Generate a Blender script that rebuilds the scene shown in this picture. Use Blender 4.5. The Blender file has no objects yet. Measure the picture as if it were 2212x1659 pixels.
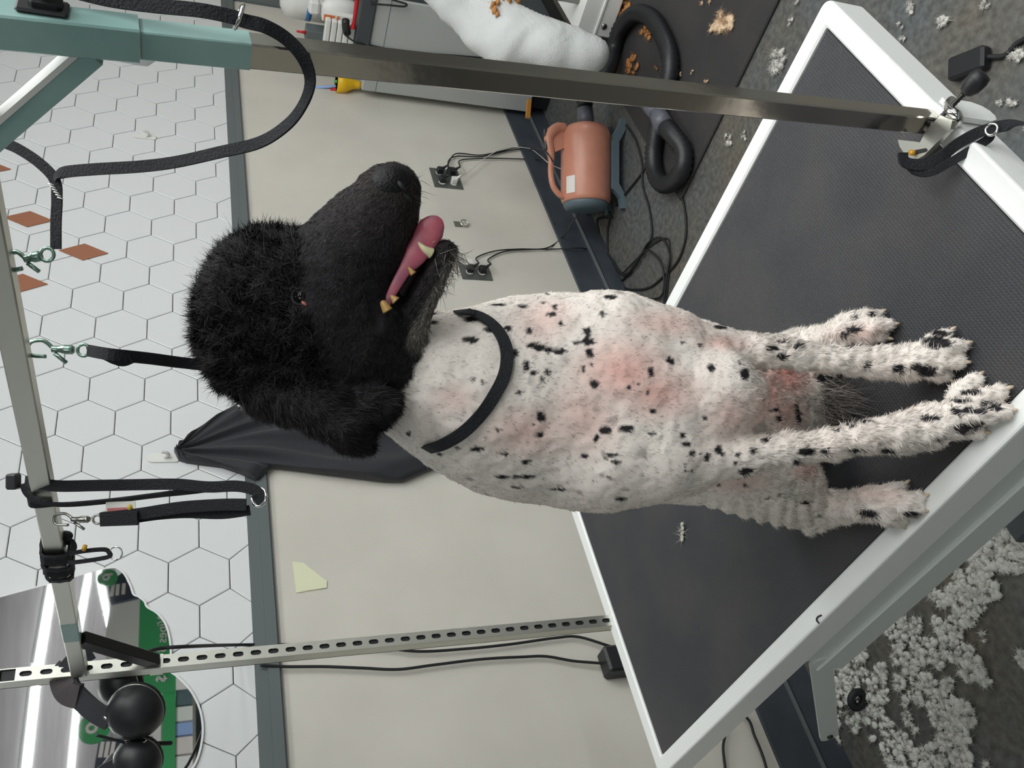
import bpy, math, random
import numpy as np
from mathutils import Vector, Matrix
from mathutils.bvhtree import BVHTree
random.seed(7); RNG = np.random.default_rng(7)
C = bpy.context.scene.collection
SC = bpy.context.scene
# ------------------------------------------------------------------ camera
EYE = 1.64                                   # camera height above the floor
PITCH, YAW, ROLL, FPX = math.radians(20.878), math.radians(42.947), math.radians(.806), 1915.2
_w = np.array([math.sin(YAW)*math.cos(PITCH), math.cos(YAW)*math.cos(PITCH), -math.sin(PITCH)])
_r0 = np.array([math.cos(YAW), -math.sin(YAW), 0.]); _u0 = np.cross(_r0, _w)
_r = _r0*math.cos(ROLL)+_u0*math.sin(ROLL); _u = -_r0*math.sin(ROLL)+_u0*math.cos(ROLL)
CAMP = np.array([0., 0., EYE])
cd = bpy.data.cameras.new('camera'); cam = bpy.data.objects.new('camera', cd); C.objects.link(cam)
cd.sensor_width = 36; cd.lens = 36*FPX/2212; cd.clip_start = .05; cd.clip_end = 100
# the phone was held turned a quarter turn, so the room's up points to the left of the picture
cam.matrix_world = Matrix(((-_u[0], _r[0], -_w[0], 0), (-_u[1], _r[1], -_w[1], 0), (-_u[2], _r[2], -_w[2], EYE), (0, 0, 0, 1)))
SC.camera = cam
# ------------------------------------------------------------------ light and exposure
SC.view_settings.view_transform = 'Standard'; SC.view_settings.look = 'None'
SC.view_settings.gamma = 1; SC.view_settings.use_curve_mapping = False
SC.view_settings.exposure = 0.08
CEIL = 3.24
wd = bpy.data.worlds.new('world'); SC.world = wd; wd.use_nodes = True
wd.node_tree.nodes['Background'].inputs[0].default_value = (.90, 1, .95, 1)
wd.node_tree.nodes['Background'].inputs[1].default_value = .30
LIGHT_STRENGTH = 9.0
def area(name, loc, sx, sy, e, col=(.96, 1, .98), rot=(0, 0, 0)):
    l = bpy.data.lights.new(name, 'AREA'); l.shape = 'RECTANGLE'; l.size = sx; l.size_y = sy
    l.energy = e; l.color = col
    o = bpy.data.objects.new(name, l); o.location = loc; o.rotation_euler = rot; C.objects.link(o); return o
# daylight-white light of the shop's ceiling grid above the grooming bay
area('overhead_area_light', (1.7, -.75, CEIL-.08), 3.2, .5, 50, (1, .99, .97))
area('overhead_area_light', (2.0, .55, CEIL-.08), 2.6, .4, 24)  # fill lamp without a fixture, added to lift the wall and tiles
area('overhead_area_light', (1.4, -2.6, CEIL-.08), 4.0, .5, 66)
area('overhead_area_light', (-1.6, -.6, CEIL-.08), 1.6, .4, 14)

# ------------------------------------------------------------------ photo pixel -> point in the place
def ray(x, y):
    X, Y = 1659-y, x
    return _w+_r*(X-829.5)/FPX-_u*(Y-1106)/FPX
def Zp(x, y, z): d = ray(x, y); return CAMP+d*((z-EYE)/d[2])
def Yp(x, y, Y): d = ray(x, y); return CAMP+d*(Y/d[1])
def Xp(x, y, X): d = ray(x, y); return CAMP+d*(X/d[0])
def Dp(x, y, t): return CAMP+ray(x, y)*t
def depth(P): return float((np.array(P)-CAMP)@_w)
def pj(P):
    P = np.array(P)-CAMP; d = P@_w
    return 1106-FPX*(P@_u)/d, 1659-(829.5+FPX*(P@_r)/d), d

# ------------------------------------------------------------------ materials
def srgb(r, g, b):
    f = lambda c: ((c/255+.055)/1.055)**2.4 if c/255 > .04045 else c/255/12.92
    return (f(r), f(g), f(b), 1)
def mat(name, col, rough=.5, metal=0., spec=.5, col2=None, nscale=8, ncon=(.35, .65), bump=0, bscale=60, coat=0, emit=None, es=0, sub=0, aniso=None, tr=0, sheen=0, attr=None, alpha=1):
    m = bpy.data.materials.new(name); m.use_nodes = True; nt = m.node_tree; N = nt.nodes; L = nt.links
    b = N['Principled BSDF']
    b.inputs['Base Color'].default_value = col; b.inputs['Roughness'].default_value = rough
    b.inputs['Metallic'].default_value = metal; b.inputs['Specular IOR Level'].default_value = spec
    b.inputs['Coat Weight'].default_value = coat; b.inputs['Coat Roughness'].default_value = .08
    b.inputs['Transmission Weight'].default_value = tr
    if sheen: b.inputs['Sheen Weight'].default_value = sheen; b.inputs['Sheen Roughness'].default_value = .5
    if alpha < 1: b.inputs['Alpha'].default_value = alpha
    if sub:
        b.inputs['Subsurface Weight'].default_value = sub; b.inputs['Subsurface Radius'].default_value = (.01, .004, .003); b.inputs['Subsurface Scale'].default_value = .6
    tc = None
    if col2 is not None or bump: tc = N.new('ShaderNodeTexCoord')
    if col2 is not None:
        n = N.new('ShaderNodeTexNoise'); n.inputs['Scale'].default_value = nscale; n.inputs['Detail'].default_value = 5
        L.new(tc.outputs['Object'], n.inputs['Vector'])
        r = N.new('ShaderNodeValToRGB'); r.color_ramp.elements[0].position = ncon[0]; r.color_ramp.elements[1].position = ncon[1]
        r.color_ramp.elements[0].color = col; r.color_ramp.elements[1].color = col2
        L.new(n.outputs[0], r.inputs[0]); L.new(r.outputs[0], b.inputs['Base Color'])
    if bump:
        n = N.new('ShaderNodeTexNoise'); n.inputs['Scale'].default_value = bscale; n.inputs['Detail'].default_value = 4
        L.new(tc.outputs['Object'], n.inputs['Vector'])
        bp = N.new('ShaderNodeBump'); bp.inputs['Strength'].default_value = bump; bp.inputs['Distance'].default_value = .01
        L.new(n.outputs[0], bp.inputs['Height']); L.new(bp.outputs[0], b.inputs['Normal'])
    if attr:
        a = N.new('ShaderNodeAttribute'); a.attribute_name = attr; L.new(a.outputs['Color'], b.inputs['Base Color'])
    if emit: b.inputs['Emission Color'].default_value = emit; b.inputs['Emission Strength'].default_value = es
    return m
M = {}
M['tile'] = mat('white_glazed_tile', srgb(222, 224, 225), .22, bump=.015, bscale=30, spec=.4)
M['grout'] = mat('grey_grout', srgb(96, 99, 98), .9)
M['copper_tile'] = mat('copper_tile', srgb(168, 112, 86), .35, .3)
M['panel'] = mat('beige_wall_panel', srgb(212, 208, 198), .42, col2=srgb(206, 202, 192), nscale=5, bump=.06, bscale=120, spec=.35)
M['trim'] = mat('slate_trim', srgb(98, 106, 107), .45, spec=.4)
M['trim_dark'] = mat('dark_slate_trim', srgb(66, 71, 75), .5)
M['base'] = mat('blue_black_baseboard', srgb(66, 72, 80), .5, col2=srgb(56, 61, 69), nscale=9)
M['base_lip'] = mat('worn_baseboard_lip', srgb(104, 108, 110), .5)
M['ceiling'] = mat('grey_ceiling', srgb(170, 166, 172), .9, col2=srgb(158, 154, 160), nscale=1.5)
M['store_wall'] = mat('store_wall', srgb(190, 186, 184), .8)
M['white_powder'] = mat('white_powder_coat', srgb(240, 242, 240), .38, bump=.02, bscale=200)
M['grey_side'] = mat('table_apron_coat', srgb(214, 220, 217), .42)
M['chrome'] = mat('smudged_chrome', srgb(205, 200, 190), .14, 1., bump=.06, bscale=14)
M['chrome_bright'] = mat('bright_chrome', srgb(225, 225, 222), .12, 1.)
M['brushed'] = mat('brushed_steel', srgb(205, 205, 196), .38, 1., bump=.05, bscale=30)
M['film'] = mat('teal_protective_film', srgb(152, 186, 181), .32, 0, col2=srgb(134, 170, 166), nscale=14, coat=.3)
M['black_web'] = mat('black_nylon_webbing', srgb(25, 27, 33), .8, bump=.4, bscale=500)
M['black_plastic'] = mat('black_plastic', srgb(30, 31, 34), .45)
M['black_rubber'] = mat('black_rubber', srgb(26, 28, 30), .6)
M['steel'] = mat('dull_steel', srgb(170, 172, 165), .3, 1.)
M['dark_steel'] = mat('dark_steel', srgb(70, 70, 68), .35, .9)
M['brass'] = mat('yellow_bolt_head', srgb(226, 172, 60), .4, .2)
M['greentint'] = mat('green_tinted_clip', srgb(150, 178, 166), .25, .7)
M['salmon'] = mat('salmon_enamel', srgb(203, 140, 118), .34, .0, col2=srgb(197, 134, 112), nscale=20)
M['slate_plastic'] = mat('slate_plastic', srgb(92, 108, 116), .5)
M['white_plastic'] = mat('white_plastic', srgb(226, 226, 222), .4)
M['sticker'] = mat('white_sticker', srgb(222, 220, 214), .5)
M['towel'] = mat('white_terry', srgb(216, 218, 217), .95, bump=.5, bscale=300)
M['cloth_black'] = mat('black_cloth', srgb(40, 41, 47), .75, bump=.15, bscale=250, sheen=.15)
M['cabinet'] = mat('grey_cabinet', srgb(176, 180, 178), .45, bump=.02, bscale=150)
M['mirror'] = mat('mirror_glass', (.93, .95, .95, 1), .015, 1.)
M['mirror_rim'] = mat('pale_rim', srgb(225, 226, 226), .3)
M['green'] = mat('green_sign', srgb(60, 150, 92), .5)
M['navy'] = mat('charcoal_sign', srgb(58, 64, 78), .5)
M['pinkwhite'] = mat('pale_partition', srgb(214, 206, 202), .6)
M['yellow_note'] = mat('pale_yellow_note', srgb(228, 228, 196), .7)
M['yellow'] = mat('yellow_plastic', srgb(232, 184, 24), .4)
M['red'] = mat('red_plastic', srgb(196, 30, 40), .4)
M['orange'] = mat('orange_plastic', srgb(226, 128, 70), .5)
M['blue'] = mat('blue_plastic', srgb(60, 130, 190), .5)
M['paleblue'] = mat('pale_blue_plastic', srgb(150, 176, 220), .5)
M['greenp'] = mat('green_plastic', srgb(80, 170, 80), .5)
M['tube_light'] = mat('lit_tube', (1, 1, 1, 1), .5, emit=(.95, .98, 1, 1), es=LIGHT_STRENGTH)
M['hair_white'] = mat('white_hair', srgb(214, 212, 206), .9)
M['hair_tan'] = mat('tan_hair', srgb(190, 140, 88), .9)
M['hair_cream'] = mat('cream_hair', srgb(226, 205, 178), .9)
M['wood'] = mat('orange_wood', srgb(190, 130, 50), .5)
M['switch'] = mat('dark_switch', srgb(40, 36, 42), .3)
M['plate'] = mat('grey_outlet_plate', srgb(104, 108, 104), .35, .5)
M['nozzle'] = mat('grey_nozzle', srgb(92, 94, 104), .4)

def node_mat_floor():
    m = mat('stained_concrete', srgb(84, 88, 90), .55); nt = m.node_tree; N = nt.nodes; L = nt.links; b = N['Principled BSDF']
    tc = N.new('ShaderNodeTexCoord')
    n1 = N.new('ShaderNodeTexNoise'); n1.inputs['Scale'].default_value = 2.2; n1.inputs['Detail'].default_value = 7; n1.inputs['Roughness'].default_value = .65
    n2 = N.new('ShaderNodeTexNoise'); n2.inputs['Scale'].default_value = 55; n2.inputs['Detail'].default_value = 6
    r1 = N.new('ShaderNodeValToRGB'); e = r1.color_ramp.elements
    e[0].position = .36; e[0].color = srgb(92, 97, 99); e[1].position = .66; e[1].color = srgb(104, 98, 88)
    e2 = e.new(.5); e2.color = srgb(94, 94, 91)
    r2 = N.new('ShaderNodeValToRGB'); r2.color_ramp.elements[0].position = .3; r2.color_ramp.elements[1].position = .7
    r2.color_ramp.elements[0].color = (.55, .55, .55, 1); r2.color_ramp.elements[1].color = (1.25, 1.25, 1.25, 1)
    mx = N.new('ShaderNodeMix'); mx.data_type = 'RGBA'; mx.blend_type = 'MULTIPLY'; mx.inputs[0].default_value = 1
    for n in (n1, n2): L.new(tc.outputs['Object'], n.inputs['Vector'])
    L.new(n1.outputs[0], r1.inputs[0]); L.new(n2.outputs[0], r2.inputs[0])
    L.new(r1.outputs[0], mx.inputs[6]); L.new(r2.outputs[0], mx.inputs[7]); L.new(mx.outputs[2], b.inputs['Base Color'])
    return m
M['floor'] = node_mat_floor()
def node_mat_ribbed(name, col, sx, sy, rough=.6, strength=.6, col2=None):
    """rubber matting with fine ribs (and a faint cross rib) as bump, slight worn mottling"""
    m = mat(name, col, rough); nt = m.node_tree; N = nt.nodes; L = nt.links; b = N['Principled BSDF']
    tc = N.new('ShaderNodeTexCoord'); se = N.new('ShaderNodeSeparateXYZ'); L.new(tc.outputs['Object'], se.inputs[0])
    def s(out, f):
        a = N.new('ShaderNodeMath'); a.operation = 'MULTIPLY'; a.inputs[1].default_value = f; L.new(out, a.inputs[0])
        c = N.new('ShaderNodeMath'); c.operation = 'SINE'; L.new(a.outputs[0], c.inputs[0]); return c.outputs[0]
    a = s(se.outputs[0], sx); c = s(se.outputs[1], sy)
    ad = N.new('ShaderNodeMath'); ad.operation = 'MAXIMUM'; L.new(a, ad.inputs[0]); L.new(c, ad.inputs[1])
    bp = N.new('ShaderNodeBump'); bp.inputs['Strength'].default_value = strength; bp.inputs['Distance'].default_value = .0012
    L.new(ad.outputs[0], bp.inputs['Height']); L.new(bp.outputs[0], b.inputs['Normal'])
    if col2:
        n = N.new('ShaderNodeTexNoise'); n.inputs['Scale'].default_value = 6; n.inputs['Detail'].default_value = 6
        L.new(tc.outputs['Object'], n.inputs['Vector'])
        r = N.new('ShaderNodeValToRGB'); r.color_ramp.elements[0].position = .38; r.color_ramp.elements[1].position = .66
        r.color_ramp.elements[0].color = col; r.color_ramp.elements[1].color = col2
        L.new(n.outputs[0], r.inputs[0]); L.new(r.outputs[0], b.inputs['Base Color'])
    return m
M['table_mat'] = node_mat_ribbed('ribbed_table_rubber', srgb(52, 54, 58), 2*math.pi/.0042, 2*math.pi/.0042, .65, .28, srgb(66, 65, 66))
M['floor_mat'] = node_mat_ribbed('black_floor_mat', srgb(50, 49, 50), 2*math.pi/.006, 2*math.pi/.006, .8, .3, srgb(58, 56, 55))
M['hose'] = mat('black_hose', srgb(32, 33, 36), .45)

# ------------------------------------------------------------------ mesh helpers
class MB:
    def __init__(s): s.v = []; s.f = []; s.smooth = []
    def add(s, vs, fs, smooth=False):
        o = len(s.v); s.v += [tuple(map(float, p)) for p in vs]; s.f += [tuple(i+o for i in f) for f in fs]; s.smooth += [smooth]*len(fs); return s
    def box(s, a, b, R=None, o=(0, 0, 0), bev=0):
        (x0, y0, z0), (x1, y1, z1) = a, b
        if bev > 0:
            e = min(bev, abs(x1-x0)*.49, abs(y1-y0)*.49, abs(z1-z0)*.49)
            xs, ys, zs = (x0, x1), (y0, y1), (z0, z1); vs = []; idx = {}
            for i in (0, 1):
                for j in (0, 1):
                    for k in (0, 1):
                        sx, sy, sz = (e if i == 0 else -e), (e if j == 0 else -e), (e if k == 0 else -e)
                        idx[(i, j, k)] = len(vs)
                        vs += [(xs[i], ys[j]+sy, zs[k]+sz), (xs[i]+sx, ys[j], zs[k]+sz), (xs[i]+sx, ys[j]+sy, zs[k])]
            q = lambda a, b, c, d: (a, b, c, d)
            I = idx; fs = []
            for i in (0, 1): fs.append(q(I[i,0,0], I[i,1,0], I[i,1,1], I[i,0,1])[::(1 if i else -1)])
            for j in (0, 1): fs.append(q(I[0,j,0]+1, I[1,j,0]+1, I[1,j,1]+1, I[0,j,1]+1)[::(-1 if j else 1)])
            for k in (0, 1): fs.append(q(I[0,0,k]+2, I[1,0,k]+2, I[1,1,k]+2, I[0,1,k]+2)[::(1 if k else -1)])
            for j in (0, 1):
                for k in (0, 1): fs.append((I[0,j,k]+1, I[1,j,k]+1, I[1,j,k]+2, I[0,j,k]+2)[::(1 if j == k else -1) * -1])
            for i in (0, 1):
                for k in (0, 1): fs.append((I[i,0,k], I[i,1,k], I[i,1,k]+2, I[i,0,k]+2)[::(1 if i == k else -1)])
            for i in (0, 1):
                for j in (0, 1): fs.append((I[i,j,0], I[i,j,1], I[i,j,1]+1, I[i,j,0]+1)[::(1 if i == j else -1) * -1])
            for key, c in I.items():
                par = (key[0]+key[1]+key[2]) % 2
                fs.append((c, c+1, c+2)[::(1 if par else -1)])
        else:
            vs = [(x0,y0,z0),(x1,y0,z0),(x1,y1,z0),(x0,y1,z0),(x0,y0,z1),(x1,y0,z1),(x1,y1,z1),(x0,y1,z1)]
            fs = [(0,3,2,1),(4,5,6,7),(0,1,5,4),(1,2,6,5),(2,3,7,6),(3,0,4,7)]
        vs = np.array(vs, float)
        if R is not None: vs = vs@np.array(R).T
        return s.add(vs+np.array(o), fs)
    def sweep(s, path, section, up=(0, 0, 1), closed=False, smooth=True, cap=True, scale=None, ups=None):
        """section: list of (a,b) in the frame (side, up') carried along the path"""
        P = np.array(path, float); n = len(P); k = len(section)
        T = np.zeros_like(P)
        for i in range(n):
            a = P[(i-1) % n] if (closed or i > 0) else P[i]; b = P[(i+1) % n] if (closed or i < n-1) else P[i]
            T[i] = b-a; T[i] /= (np.linalg.norm(T[i])+1e-12)
        vs = []; u = np.array(up, float)
        for i in range(n):
            if ups is not None: u = np.array(ups[i], float)
            u = u-T[i]*(u@T[i]); nu = np.linalg.norm(u)
            if nu < 1e-6: u = np.array([1., 0, 0])-T[i]*T[i][0]; nu = np.linalg.norm(u)
            u = u/nu; sd = np.cross(T[i], u); sc = 1 if scale is None else scale[i]
            for a, b in section: vs.append(P[i]+sd*a*sc+u*b*sc)
        fs = []
        for i in range(n if closed else n-1):
            j = (i+1) % n
            for q in range(k): fs.append((i*k+q, i*k+(q+1) % k, j*k+(q+1) % k, j*k+q))
        if cap and not closed: fs += [tuple(range(k))[::-1], tuple((n-1)*k+q for q in range(k))]
        return s.add(vs, fs, smooth)
    def tube(s, path, r, n=10, closed=False, scale=None, cap=True):
        return s.sweep(path, [(r*math.cos(2*math.pi*i/n), r*math.sin(2*math.pi*i/n)) for i in range(n)], closed=closed, scale=scale, cap=cap)
    def strap(s, path, w, t, up=(0, 0, 1), closed=False, ups=None):
        return s.sweep(path, [(-w/2, -t/2), (w/2, -t/2), (w/2, t/2), (-w/2, t/2)], up=up, closed=closed, smooth=False, ups=ups)
    def bar(s, a, b, w, h, up=(0, 0, 1), bev=0):
        x, y = w/2, h/2
        sec = [(-x, -y), (x, -y), (x, y), (-x, y)] if not bev else [(-x+bev, -y), (x-bev, -y), (x, -y+bev), (x, y-bev), (x-bev, y), (-x+bev, y), (-x, y-bev), (-x, -y+bev)]
        return s.sweep([a, b], sec, up=up, smooth=False)
    def cyl(s, a, b, r, r2=None, n=20, smooth=True):
        r2 = r if r2 is None else r2
        return s.sweep([a, b], [(math.cos(2*math.pi*i/n), math.sin(2*math.pi*i/n)) for i in range(n)], scale=[r, r2], smooth=smooth)
    def lathe(s, prof, o=(0, 0, 0), axis=(0, 0, 1), n=24):
        ax = np.array(axis, float); ax /= np.linalg.norm(ax)
        return s.sweep([np.array(o)+ax*z for r, z in prof], [(math.cos(2*math.pi*i/n), math.sin(2*math.pi*i/n)) for i in range(n)], scale=[max(r, 1e-5) for r, z in prof], up=(0, 0, 1) if abs(ax[2]) < .9 else (1, 0, 0))
    def ball(s, c, r, n=12, m=8, R=None):
        r = np.array(r if hasattr(r, '__len__') else (r, r, r), float); vs = []
        for i in range(m+1):
            th = math.pi*i/m
            for j in range(n):
                ph = 2*math.pi*j/n; vs.append((math.sin(th)*math.cos(ph), math.sin(th)*math.sin(ph), math.cos(th)))
        vs = np.array(vs)*r
        if R is not None: vs = vs@np.array(R).T
        fs = [(i*n+j, (i+1)*n+j, (i+1)*n+(j+1) % n, i*n+(j+1) % n) for i in range(m) for j in range(n)]
        return s.add(vs+np.array(c), fs, True)
    def torus(s, c, R_, r, ax=(0, 0, 1), n=24, m=8, arc=1., start=0):
        ax = np.array(ax, float); ax /= np.linalg.norm(ax); t = np.array([1., 0, 0]) if abs(ax[0]) < .8 else np.array([0, 1., 0])
        a = np.cross(ax, t); a /= np.linalg.norm(a); b = np.cross(ax, a); full = arc >= .999
        P = [np.array(c)+R_*(a*math.cos(start+2*math.pi*arc*i/n)+b*math.sin(start+2*math.pi*arc*i/n)) for i in range(n if full else n+1)]
        return s.sweep(P, [(r*math.cos(2*math.pi*i/m), r*math.sin(2*math.pi*i/m)) for i in range(m)], up=ax, closed=full)
    def prism(s, poly, d, smooth=False):
        """poly: 3-D outline (planar), extruded by vector d"""
        P = np.array(poly, float); n = len(P); d = np.array(d)
        return s.add(list(P)+list(P+d), [tuple(range(n)), tuple(range(n, 2*n))[::-1]]+[(i, i+n, (i+1) % n+n, (i+1) % n) for i in range(n)], smooth)
def catmull(pts, k=8, closed=False):
    P = np.array(pts, float); n = len(P); out = []
    g = (lambda i: P[i % n]) if closed else (lambda i: P[min(max(i, 0), n-1)])
    for i in range(n if closed else n-1):
        a, b, c, d = g(i-1), g(i), g(i+1), g(i+2)
        for q in range(k):
            t = q/k; out.append(.5*((2*b)+(-a+c)*t+(2*a-5*b+4*c-d)*t*t+(-a+3*b-3*c+d)*t**3))
    if not closed: out.append(P[-1])
    return np.array(out)
def obj(name, mb, material, parent=None, fix=True):
    me = bpy.data.meshes.new(name); me.from_pydata(mb.v, [], mb.f)
    me.polygons.foreach_set('use_smooth', mb.smooth); me.update()
    if fix:
        import bmesh
        bm = bmesh.new(); bm.from_mesh(me); bmesh.ops.recalc_face_normals(bm, faces=bm.faces); bm.to_mesh(me); bm.free()
    o = bpy.data.objects.new(name, me); me.materials.append(M[material] if isinstance(material, str) else material); C.objects.link(o)
    if parent is not None: attach(o, parent)
    return o
def attach(o, parent):
    o.parent = parent
    if parent.name != parent.name or True:
        o.matrix_parent_inverse = parent_inv(parent)
def parent_inv(p):
    m = Matrix.Translation(p.location) if p.parent is None else Matrix.Identity(4)
    return m.inverted()
def thing(name, loc, label, cat, group=None):
    o = bpy.data.objects.new(name, None); o.empty_display_size = .05; o.location = tuple(map(float, loc)); C.objects.link(o)
    o['label'] = label; o['category'] = cat
    if group: o['group'] = group
    return o
def tag(o, label, cat, group=None, kind=None):
    o['label'] = label; o['category'] = cat
    if group: o['group'] = group
    if kind: o['kind'] = kind
    return o
def struct(name, mb, material):
    o = obj(name, mb, material); o['kind'] = 'structure'; return o

# ------------------------------------------------------------------ the setting
WY = 2.0; RAILT, RAILB = EYE-.182, EYE-.240
WX0, WX1 = -3.0, 4.40
struct('floor', MB().box((-7, -25, -.1), (16, 2.1, 0)), 'floor')
struct('floor_2', MB().box((-7, -25, -.05), (16, -4.5, .002)), mat('pale_bounce_floor', srgb(190, 188, 184), .35))  # paler shop floor out of view, added to bounce light onto the ceiling
struct('ceiling', MB().box((-7, -25, CEIL), (16, 2.1, CEIL+.1)), 'ceiling')
struct('wall_back', MB().box((-7, WY, 0), (16, WY+.1, CEIL)), 'panel')
struct('wall_far', MB().box((-7, -25.1, 0), (16, -25, CEIL)), 'store_wall')
struct('wall_right', MB().box((WX1, -.6, 0), (WX1+.1, WY, CEIL)), 'panel')
struct('baseboard_back', MB().box((-7, WY-.012, .075), (WX1, WY, EYE-1.438)).box((-7, WY-.014, .0), (WX1, WY, .075)), 'base')
struct('trim_3', MB().box((-7, WY-.020, .082), (WX1, WY-.010, .090)), 'base_lip')
struct('trim_1', MB().box((-7, WY-.010, RAILB), (WX1, WY, RAILT)).box((-7, WY-.016, RAILB+.004), (WX1, WY-.008, RAILB+.030)), 'trim')
struct('trim_2', MB().box((4.315, WY-.012, EYE-1.44), (WX1, WY, RAILB)), 'trim')
# hexagonal wall tiles: flat tops, 141 mm across flats, each a slab standing proud of the grout
def hex_wall():
    s, H, W = .0812, .1407, .1218; th, g = .009, .0011
    g_ = MB().box((-7, WY-.002, RAILT), (WX1, WY+.001, CEIL))
    struct('wall_grout', g_, 'grout')
    m = MB(); i0, i1 = int((-3-1.326)/W), int((WX1-1.326)/W)+1
    for i in range(i0, i1+1):
        cx = 1.326+i*W
        for j in range(-3, 14):
            cz = EYE+.006+j*H+(H/2 if i % 2 else 0)
            for sc, y in ((1, 0),):
                R1 = s-g/math.cos(math.pi/6); R2 = R1-.0022
                pts = []
                def clip(px, pz): return (min(px, WX1-.001), max(min(pz, CEIL-.001), RAILT+.0005))
                if cz-H/2 > CEIL or cz+H/2 < RAILT: continue
                o = []
                for Rr, yy in ((R1, WY-.001), (R1, WY-th+.0012), (R2, WY-th)):
                    for a in range(6):
                        px, pz = clip(cx+Rr*math.cos(a*math.pi/3), cz+Rr*math.sin(a*math.pi/3)); o.append((px, yy, pz))
                fs = [(12, 13, 14, 15, 16, 17)]
                for l in (0, 6):
                    for a in range(6): b = (a+1) % 6; fs.append((l+a, l+b, l+6+b, l+6+a))
                m.add(o, fs)
    o = obj('wall_tiles', m, 'tile', fix=False); o['kind'] = 'structure'
    return o
hex_wall()
# ------------------------------------------------------------------ grooming table
TZ = EYE-.80                     # table top height
TX0, TX1, TY0, TY1 = .4157, 1.0228, .340, 1.446
t = thing('grooming_table', ((TX0+TX1)/2, (TY0+TY1)/2, 0), 'white-rimmed grooming table with a black ribbed rubber top, the dog sitting on it', 'table')
L = .0285
rc_ = .016; pth = []; zc = TZ-.022
for cx, cy, a0_ in ((TX1-rc_, TY1-rc_, 0), (TX0+rc_, TY1-rc_, 90), (TX0+rc_, TY0+rc_, 180), (TX1-rc_, TY0+rc_, 270)):
    for i in range(7): a_ = math.radians(a0_+15*i); pth.append((cx+rc_*math.cos(a_), cy+rc_*math.sin(a_), zc))
def rim_ring(off, z):
    out = []
    for i, (cx, cy, a0_) in enumerate(((TX1-rc_, TY1-rc_, 0), (TX0+rc_, TY1-rc_, 90), (TX0+rc_, TY0+rc_, 180), (TX1-rc_, TY0+rc_, 270))):
        for q in range(7):
            a_ = math.radians(a0_+15*q); r_ = rc_-off
            if r_ >= .003: out.append((cx+r_*math.cos(a_), cy+r_*math.sin(a_), z))
            else:
                sx, sy = (1 if cx > .7 else -1), (1 if cy > .9 else -1); bx, by = cx+sx*(rc_-off-.003), cy+sy*(rc_-off-.003); out.append((bx+.003*math.cos(a_), by+.003*math.sin(a_), z))
    return out
rings = [rim_ring(L, TZ-.022), rim_ring(L, TZ+.0015), rim_ring(L-.003, TZ+.004), rim_ring(.003, TZ+.004), rim_ring(.0008, TZ+.0028), rim_ring(0, TZ+.0005), rim_ring(0, TZ-.047), rim_ring(.003, TZ-.048), rim_ring(L, TZ-.048)]
m = MB(); n_ = 28; vs = [p for r_ in rings for p in r_]; k_ = len(rings)
m.add(vs, [(i*n_+j, i*n_+(j+1) % n_, ((i+1) % k_)*n_+(j+1) % n_, ((i+1) % k_)*n_+j) for i in range(k_) for j in range(n_)], False)
obj('rim', m, 'white_powder', t)
obj('rubber_top', MB().box((TX0+L+.002, TY0+L+.002, TZ-.02), (TX1-L-.002, TY1-L-.002, TZ)), 'table_mat', t)
obj('top_board', MB().box((TX0+.01, TY0+.01, TZ-.045), (TX1-.01, TY1-.01, TZ-.021)), 'grey_side', t)
for x in (TX0+.004, TX1-.034):
    m = MB(); m.box((x, TY0+.06, TZ-.088), (x+.03, 1.03, TZ-.049), bev=.002).box((x-.006 if x < .7 else x, TY0+.06, TZ-.136), (x+.03 if x < .7 else x+.036, 1.055, TZ-.086), bev=.002)
    s = -1 if x < .7 else 1
    obj('lower_rail', m, 'grey_side', t)
def bar2(mb, x, a, b, w, th, hole=False):
    a = np.array(a); b = np.array(b); d = (b-a)/np.linalg.norm(b-a); n = np.array([-d[1], d[0]])*w/2; poly = []
    for i in range(9): an = -math.pi/2+math.pi*i/8; q = b+(d*math.cos(an)*w/2+n*math.sin(an)); poly.append((x, *q))
    for i in range(9): an = math.pi/2+math.pi*i/8; q = a+(d*math.cos(an)*w/2+n*math.sin(an)); poly.append((x, *q))
    mb.prism(poly, (th, 0, 0))
m = MB(); bar2(m, TX0+.001, (1.035, TZ-.085), (1.372, TZ-.315), .034, .006)
o = obj('lever_arm', m, 'grey_side', t)
obj('lever_hole', MB().cyl((TX0-.003, 1.366, TZ-.311), (TX0+.002, 1.366, TZ-.311), .0055), 'dark_steel', o)  # dark disc standing for the shaded hole through the lever's end
obj('lift_column', MB().box((.74, .80, .06), (.86, .98, .45), bev=.006).box((.755, .815, .45), (.845, .965, TZ-.046), bev=.004), 'grey_side', t)
obj('base_plate', MB().box((.66, .62, .03), (.94, 1.16, .06), bev=.006), 'trim_dark', t)
for x in (.69, .91):
    for y in (.65, 1.13):
        obj('foot', MB().cyl((x, y, 0), (x, y, .031), .025, .020), 'black_rubber', t)

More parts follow.
